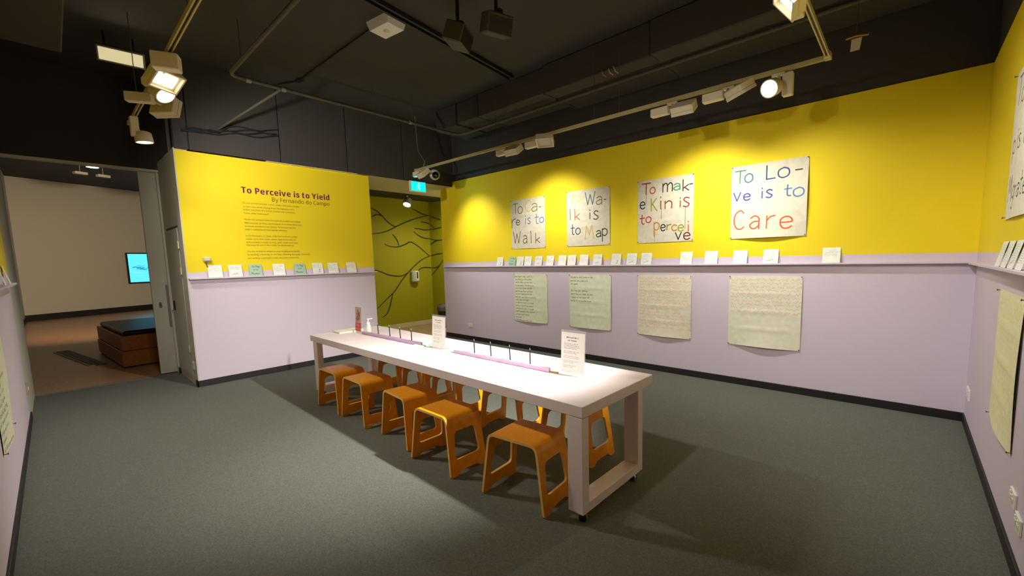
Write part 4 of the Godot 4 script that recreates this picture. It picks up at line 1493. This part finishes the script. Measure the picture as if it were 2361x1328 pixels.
	for i in 2:
		card("white card on the left wall ledge, %s from its far end" % NTH[i], "cards on the left wall ledge", Vector3(XL + 0.04, 1.506, -6.2 + 0.6 * i), Vector3.FORWARD, Vector3.RIGHT, [1, 4][i])
	# wall lettering
	var t := thing("wall_lettering", "purple vinyl title and wall text on the yellow wall", "lettering", Vector3(1.86, 1.6, ZB + 0.002))
	var purple := mat("6e1756", 0.5)
	words("To Perceive is to Yield", 1.215, purple, "title", t, Vector3(0, 1.02, 0), 700)
	words("By Fernando do Campo", 0.83, mat("7c5a2c", 0.5), "byline", t, Vector3(0.38, 0.94, 0))
	var grey := mat("9a7d2c", 0.6)
	var paras := [["Do you sometimes hear a bird, smell a fish, pick a flower,", "or see a tree while driving down the highway and it", "makes you think of a friend, a loved one, a memory,", "home, other memories?"], ["Plants and animals have the capacity to affect us in ways", "that surprise us; they can transport us to other times and", "locations and draw new stories. As humans we also", "exist in networks of interspecies intimacy."], ["In To Perceive is to Yield, artist Fernando do Campo", "invites us to look, listen, share, hear and touch our", "environment in order to map, walk, make and name", "the ways we are in encounter the world with us."], ["You are invited to reflect on your multispecies family", "by walking, a drawing on the map, choosing the paper memories", "and writing a postcard to your favourite companion."]]
	var k := 0.0
	var ys := [468.2, 476.5, 483.6, 491.6, 506.0, 514.0, 521.7, 529.2, 544.0, 551.5, 559.0, 565.6, 580.5, 588.0, 596.3]
	var n := 0
	for p in paras:
		for line in p:
			var y: float = 2.506 - 0.0061 * (ys[n] - 468.0) - 1.6 - 0.012
			if n == 0: k = words(line, 0.745, grey, "text_line", t, Vector3(0.005, y, 0))
			else: words(line, -k, grey, "text_line", t, Vector3(0.005, y, 0))
			n += 1

# ---------------------------------------------------------------- table and stools
func table_and_stools() -> void:
	var t := thing("work_table", "long pale lilac table on open end frames with castors", "table", Vector3(1.957, 0, -1.381))
	t.rotation.y = -0.013
	var W := 0.885
	var L := 4.11
	var H := 0.755
	var st := mb()
	span(st, Vector3(0, H - 0.072, 0), Vector3(W, H, -L), 0.003)
	part(st, "tabletop", M.table, t)
	for z0 in [0.0, -L + 0.19]:
		var f := Node3D.new()
		f.name = "end_frame"
		t.add_child(f, true)
		f.position = Vector3(0, 0, z0)
		for x in [0.002, 0.675]:
			st = mb()
			span(st, Vector3(x, 0.075, -0.003), Vector3(x + 0.066, H - 0.074, -0.117), 0.003)
			part(st, "leg", M.table, f)
		st = mb()
		span(st, Vector3(0.068, 0.075, -0.003), Vector3(0.675, 0.138, -0.117), 0.003)
		part(st, "bottom_rail", M.table, f)
		for x in [0.055, 0.69]:
			var c := Node3D.new()
			c.name = "castor"
			t.add_child(c, true)
			c.position = Vector3(x, 0, z0 - 0.06)
			c.rotation_degrees.y = 35.0 if x < 0.1 else -25.0
			st = mb()
			box(st, Vector3(0, 0.072, 0), Vector3(0.055, 0.006, 0.055), 0.002)
			tube(st, [Vector3(0, 0.07, 0), Vector3(0, 0.055, 0)], 0.012, 10)
			part(st, "mount", M.metal, c)
			for s in [-1, 1]:
				st = mb()
				lathe(st, Vector3(0.014 * s, 0.024, 0.012), Vector3(s, 0, 0), [[0.0, -0.008], [0.021, -0.008], [0.024, -0.004], [0.024, 0.005], [0.019, 0.009], [0.006, 0.01], [0.0, 0.01]], 18)
				part(st, "wheel", M.rubber, c)
			st = mb()
			lathe(st, Vector3(0, 0.026, 0.012), Vector3.RIGHT, [[0.0, -0.006], [0.03, -0.006], [0.03, 0.006], [0.0, 0.006]], 18)
			box(st, Vector3(0, 0.048, -0.004), Vector3(0.02, 0.02, 0.03), 0.004)
			part(st, "fork", M.metal, c)
	# stools on the side facing the camera, then on the far side
	var side := "stools on the camera side of the table"
	stool(2.03, -1.905, 5.0, "orange plywood stool nearest the table's near leg frame, camera side", side)
	stool(1.99, -2.745, 0.0, "orange plywood stool second from the near end, camera side", side)
	stool(2.06, -3.39, -5.5, "orange plywood stool in the middle of the camera side row", side)
	stool(2.05, -4.175, -1.5, "orange plywood stool second from the far end, camera side", side)
	stool(2.05, -4.77, 0.0, "orange plywood stool at the far end, camera side", side)
	side = "stools on the far side of the table"
	stool(2.76, -2.02, 0.0, "orange plywood stool seen through the near leg frame, far side", side)
	stool(2.77, -2.78, 2.0, "orange plywood stool second from the near end, far side", side)
	stool(2.78, -3.62, -2.0, "orange plywood stool in the middle of the far side row", side)
	stool(2.77, -4.19, 1.0, "orange plywood stool second from the far end, far side", side)
	stool(2.77, -4.77, 0.0, "orange plywood stool at the far end, far side", side)

# ---------------------------------------------------------------- things on the table
func tabletop_things() -> void:
	var H := 0.755
	# pencil rails
	var rails := [[-4.99, -3.74, [-4.63, -4.37, -4.15, -3.93], "left"], [-3.19, -2.02, [-2.91, -2.69, -2.455, -2.23], "right"]]
	for r in rails:
		var L: float = r[1] - r[0]
		var t := thing("pencil_rail", "lilac wooden rail holding four black pencils, the %s one" % r[3], "pencil holder", Vector3(2.447, H, r[0]), "pencil rails on the table")
		var st := mb()
		span(st, Vector3(-0.022, 0, 0), Vector3(0.022, 0.034, L), 0.003)
		part(st, "rail_block", M.rail, t)
		for z in r[2]:
			st = mb()
			lathe(st, Vector3(0, 0.034, z - r[0]), Vector3.UP, [[0.0, 0.0005], [0.0075, 0.0005], [0.0075, 0.0]], 10)
			part(st, "hole", M.dark, t)
		var rng := RandomNumberGenerator.new()
		rng.seed = int(r[0] * -100)
		for i in 4:
			var z: float = r[2][i]
			var p := thing("black_pencil", "black pencil standing %s from the left in the %s rail" % [NTH[i], r[3]], "pencil", Vector3(2.447, H + 0.012, z), "pencils standing in the rails")
			p.rotation = Vector3(rng.randf_range(-0.04, 0.0), 0, rng.randf_range(-0.02, 0.03))
			p.position.y = H + 0.0345
			st = mb()
			tube(st, [Vector3(0, 0, 0), Vector3(0, 0.112, 0)], 0.0055, 6)
			part(st, "barrel", M.dark, p)
			st = mb()
			tube(st, [Vector3(0, 0.112, 0), Vector3(0, 0.13, 0)], 0.0055, 6, true, 0.0008)
			part(st, "tip", M.steel, p)
	# notices in clear stands
	var rng := RandomNumberGenerator.new()
	rng.seed = 77
	var img := sheet_image(420, 594, "ece8e2", 0.02, 77)
	var black := Color("26242a")
	var pos := write(img, "WRITE A POSTCARD TO", 92, 84, 19, 3.0, black, rng, 0.0, 0.01)
	write(img, "your companion", 118, 124, 21, 2.8, black, rng, 0.0, 0.01)
	var y := 172.0
	for row in ["Multispecies families are made of all", "of the animals and plants we share our", "lives with. They shape the way that we", "remember places and each other.", "", "Take a card and draw a map of a walk", "that you made with one of them.", "", "Think of a flower, a bird or a tree and", "how it found its way into your memory.", "", "Write to it on the back of your card", "and leave it on the ledge.", "", "You can also take a card home", "and post it to a friend."]:
		write(img, row, 48, y, 14, 1.4, Color("5a585e"), rng, 0.0, 0.01)
		y += 23.0
	var notice := picture(img, 0.6)
	for s in [[Vector3(2.462, H, -1.826), "notice in a clear stand at the near end of the table"], [Vector3(2.462, H, -3.478), "notice in a clear stand in the middle of the table"]]:
		stand_sign(s[0], s[1], notice, 0.213, 0.30, "clear stands with notices on the table")
	var fl := sheet_image(200, 400, "d8bfae", 0.05, 88)
	fl.fill_rect(Rect2i(0, 262, 200, 138), Color("d8503c"))
	rng.seed = 9
	for k in 26:
		pen(fl, smooth_pts([rng.randf_range(30, 170), rng.randf_range(60, 120), rng.randf_range(30, 170), rng.randf_range(120, 190), rng.randf_range(40, 160), rng.randf_range(190, 262)]), 6, [Color("8a4a5c"), Color("6c3a4e"), Color("c98a3e"), Color("4a2e3a"), Color("b06a6a")][k % 5])
	pen(fl, smooth_pts([80, 60, 92, 44, 108, 52, 100, 74, 84, 70]), 12, Color("3a2830"))
	write(fl, "family", 26, 310, 40, 5, Color("e8a094"), rng)
	write(fl, "memory map", 20, 366, 26, 4, Color("e8a094"), rng)
	stand_sign(Vector3(2.45, H, -5.14), "red and beige flyer in a clear stand at the far end", picture(fl, 0.5), 0.15, 0.30, "flyer stand")
	# pump bottle
	var t := thing("pump_bottle", "clear sanitiser bottle with a white pump beside the red flyer", "bottle", Vector3(2.52, H, -5.01))
	var st := mb()
	lathe(st, Vector3.ZERO, Vector3.UP, [[0.0, 0.0], [0.031, 0.0], [0.034, 0.006], [0.034, 0.085], [0.026, 0.105], [0.016, 0.112], [0.016, 0.118], [0.0, 0.118]], 20)
	var gel := mat("c9d3cc", 0.1)
	gel.albedo_color = Color(0.86, 0.91, 0.89, 0.45)
	gel.transparency = BaseMaterial3D.TRANSPARENCY_ALPHA
	part(st, "bottle", gel, t)
	st = mb()
	tube(st, [Vector3(0, 0.01, 0), Vector3(0, 0.115, 0)], 0.004, 8)
	part(st, "dip_tube", M.plastic, t)
	st = mb()
	lathe(st, Vector3.ZERO, Vector3.UP, [[0.0, 0.112], [0.021, 0.112], [0.021, 0.132], [0.009, 0.134], [0.009, 0.165], [0.015, 0.166], [0.015, 0.18], [0.0, 0.181]], 18)
	tube(st, [Vector3(0, 0.173, 0), Vector3(0.022, 0.175, 0.024), Vector3(0.038, 0.182, 0.04)], 0.007, 8)
	part(st, "pump", M.plastic, t)
	# loose papers
	var pale := mat("c3d8c6", 0.85)
	var green := mat("9fc0a6", 0.85)
	for p in [[Vector3(2.40, H, -3.74), 0.4, pale, "pale green card lying flat left of the middle notice"], [Vector3(2.53, H, -3.64), -0.5, green, "green card lying behind the middle notice"], [Vector3(2.44, H, -3.27), 0.9, pale, "pale folded card lying right of the middle notice"]]:
		st = mb()
		box(st, Vector3(0, 0.0015, 0), Vector3(0.105, 0.002, 0.15), 0.0005, Basis(Vector3.UP, p[1]))
		box(st, Vector3(0, 0.008, 0), Vector3(0.1, 0.0015, 0.145), 0.0004, Basis(Vector3.UP, p[1]) * Basis(Vector3.BACK, 0.09))
		solo(st, "folded_card", p[2], p[3], "card", "cards lying on the table", p[0])
	st = mb()
	box(st, Vector3(0, 0.004, 0), Vector3(0.03, 0.008, 0.07), 0.002)
	solo(st, "eraser", mat("b99a5c", 0.7), "small tan eraser beside the near notice", "eraser", "", Vector3(2.45, H, -1.985))
	t = thing("paper_stack", "flat white stack of paper at the far corner of the table", "paper", Vector3(2.42, H, -5.36))
	st = mb()
	box(st, Vector3(0, 0.008, 0), Vector3(0.3, 0.016, 0.21), 0.001)
	part(st, "sheets", M.paper, t)
	st = mb()
	box(st, Vector3(0.004, 0.0172, 0.003), Vector3(0.297, 0.0012, 0.21), 0.0003, Basis(Vector3.UP, 0.03))
	part(st, "top_sheet", M.paper, t)

# an upright sheet facing the left wall, between clear plates on a clear foot
func stand_sign(at: Vector3, label: String, m: Material, w: float, h: float, group: String) -> void:
	var t := thing("notice_stand", label, "sign", at, group)
	var lean := Basis(Vector3.BACK, -0.06)
	var st := mb()
	box(st, lean * Vector3(0.0035, 0.006 + (h + 0.03) / 2, 0), Vector3(0.002, h + 0.03, w + 0.01), 0.0004, lean)
	part(st, "clear_plate", M.acrylic, t)
	st = mb()
	box(st, Vector3(0.02, 0.0025, 0), Vector3(0.09, 0.003, w + 0.01), 0.0006)
	part(st, "clear_foot", M.acrylic, t)
	st = SurfaceTool.new()
	st.begin(Mesh.PRIMITIVE_TRIANGLES)
	st.set_smooth_group(-1)
	var c := [Vector3(0, h + 0.02, -w / 2), Vector3(0, h + 0.02, w / 2), Vector3(0, 0.02, w / 2), Vector3(0, 0.02, -w / 2)]
	var uv := [Vector2(0, 0), Vector2(1, 0), Vector2(1, 1), Vector2(0, 1)]
	for k in [0, 1, 2, 0, 2, 3]:
		st.set_uv(uv[k])
		st.add_vertex(lean * c[k])
	part(st, "printed_sheet", m, t)

# ---------------------------------------------------------------- switches, sockets, camera
func socket(label: String, at: Vector3, n: Vector3, w: float, h: float, gangs: int) -> void:
	var t := thing("power_outlet", label, "outlet", at, "power outlets")
	var b := frame_of(n)
	var st := mb()
	box(st, n * 0.006, Vector3(w, h, 0.012), 0.003, b)
	var plate := part(st, "cover_plate", M.plastic, t)
	for g in gangs:
		var o: float = (g - (gangs - 1) / 2.0) * w * 0.48
		st = mb()
		box(st, n * 0.013 + b.x * o - b.y * h * 0.08, Vector3(minf(w * 0.3, 0.034), h * 0.34, 0.004), 0.001, b)
		part(st, "socket_face", M.cream, plate)
		st = mb()
		box(st, n * 0.014 + b.x * o + b.y * h * 0.3, Vector3(0.014, 0.012, 0.006), 0.002, b)
		part(st, "rocker", M.plastic, plate)

func wall_fittings() -> void:
	socket("small lilac white outlet low on the long wall near the passage", Vector3(XR, 0.305, -6.68), Vector3.LEFT, 0.13, 0.085, 2)
	socket("white outlet low on the near wall close to the corner", Vector3(5.28, 0.34, ZF), Vector3.FORWARD, 0.2, 0.1, 2)
	socket("white double outlet on the near wall, the upper of two", Vector3(3.15, 0.34, ZF), Vector3.FORWARD, 0.12, 0.08, 2)
	socket("white double outlet on the near wall, the lower of two", Vector3(2.99, 0.28, ZF), Vector3.FORWARD, 0.12, 0.08, 2)
	socket("beige outlet low on the end face of the title wall", Vector3(1.16, 0.28, -7.3), Vector3.LEFT, 0.07, 0.11, 1)
	# hook with a small white box
	var t := thing("wall_sensor", "small white box on a metal hook left of the title text", "sensor", Vector3(1.387, 1.72, ZB))
	var st := mb()
	box(st, Vector3(0, 0.0, 0.03), Vector3(0.088, 0.062, 0.045), 0.014)
	part(st, "housing", mat("c9c7b4", 0.4), t)
	st = mb()
	tube(st, [Vector3(-0.005, -0.03, 0.012), Vector3(-0.006, -0.065, 0.014), Vector3(-0.002, -0.095, 0.012), Vector3(0.004, -0.11, 0.01)], 0.006, 8)
	part(st, "hook", M.steel, t)
	# access panel in the end face of the title wall
	t = thing("access_panel", "flush off white access door with lock in the wall's end face", "panel", Vector3(1.16, 0, -7.8))
	st = mb()
	span(st, Vector3(-0.007, 0.1, 0.38), Vector3(-0.001, 2.15, -0.4), 0.002)
	part(st, "leaf", M.white, t)
	st = mb()
	span(st, Vector3(-0.005, 2.155, 0.42), Vector3(-0.001, 2.18, -0.4))
	part(st, "top_gap", M.dark, t)
	for y in [1.92, 1.57, 0.5]:
		st = mb()
		tube(st, [Vector3(-0.011, y - 0.05, 0.4), Vector3(-0.011, y + 0.05, 0.4)], 0.009, 8)
		part(st, "hinge", M.cream, t)
	st = mb()
	box(st, Vector3(-0.012, 1.06, -0.36), Vector3(0.02, 0.14, 0.05), 0.004)
	var lock := part(st, "lock_case", M.dark, t)
	st = mb()
	tube(st, [Vector3(-0.02, 1.0, -0.34), Vector3(-0.05, 0.99, -0.31), Vector3(-0.05, 0.95, -0.3)], 0.006, 6)
	part(st, "key", M.steel, lock)
	# dome camera on the black wall over the passage
	t = thing("security_camera", "white dome security camera on the black wall over the passage", "camera", Vector3(5.1, 3.32, -7.085))
	var aim := Vector3(-0.25, -0.3, 1.0).normalized()
	st = mb()
	lathe(st, Vector3.ZERO, aim, [[0.0, -0.02], [0.095, -0.02], [0.1, 0.0], [0.1, 0.06], [0.09, 0.085], [0.068, 0.09], [0.062, 0.07], [0.0, 0.07]], 22)
	part(st, "housing", M.plastic, t)
	st = mb()
	lathe(st, Vector3.ZERO, aim, [[0.06, 0.07], [0.055, 0.095], [0.035, 0.115], [0.0, 0.122]], 20)
	var dome := part(st, "dome", mat("0c0c10", 0.08), t)
	st = mb()
	lathe(st, Vector3.ZERO, aim, [[0.0, 0.1205], [0.018, 0.1205], [0.018, 0.125], [0.0, 0.126]], 14)
	part(st, "lens", M.steel, dome)
	# switch plates where the left wall turns white
	t = thing("wall_switch", "small pale switch plate at the end of the left wall", "switch", Vector3(XL, 0.36, -7.05))
	st = mb()
	box(st, Vector3(0.006, 0, 0), Vector3(0.012, 0.12, 0.075), 0.003)
	part(st, "cover_plate", mat("a58a6a", 0.5), t)
	st = mb()
	box(st, Vector3(0.014, 0, 0), Vector3(0.006, 0.04, 0.02), 0.002)
	part(st, "rocker", M.cream, t)
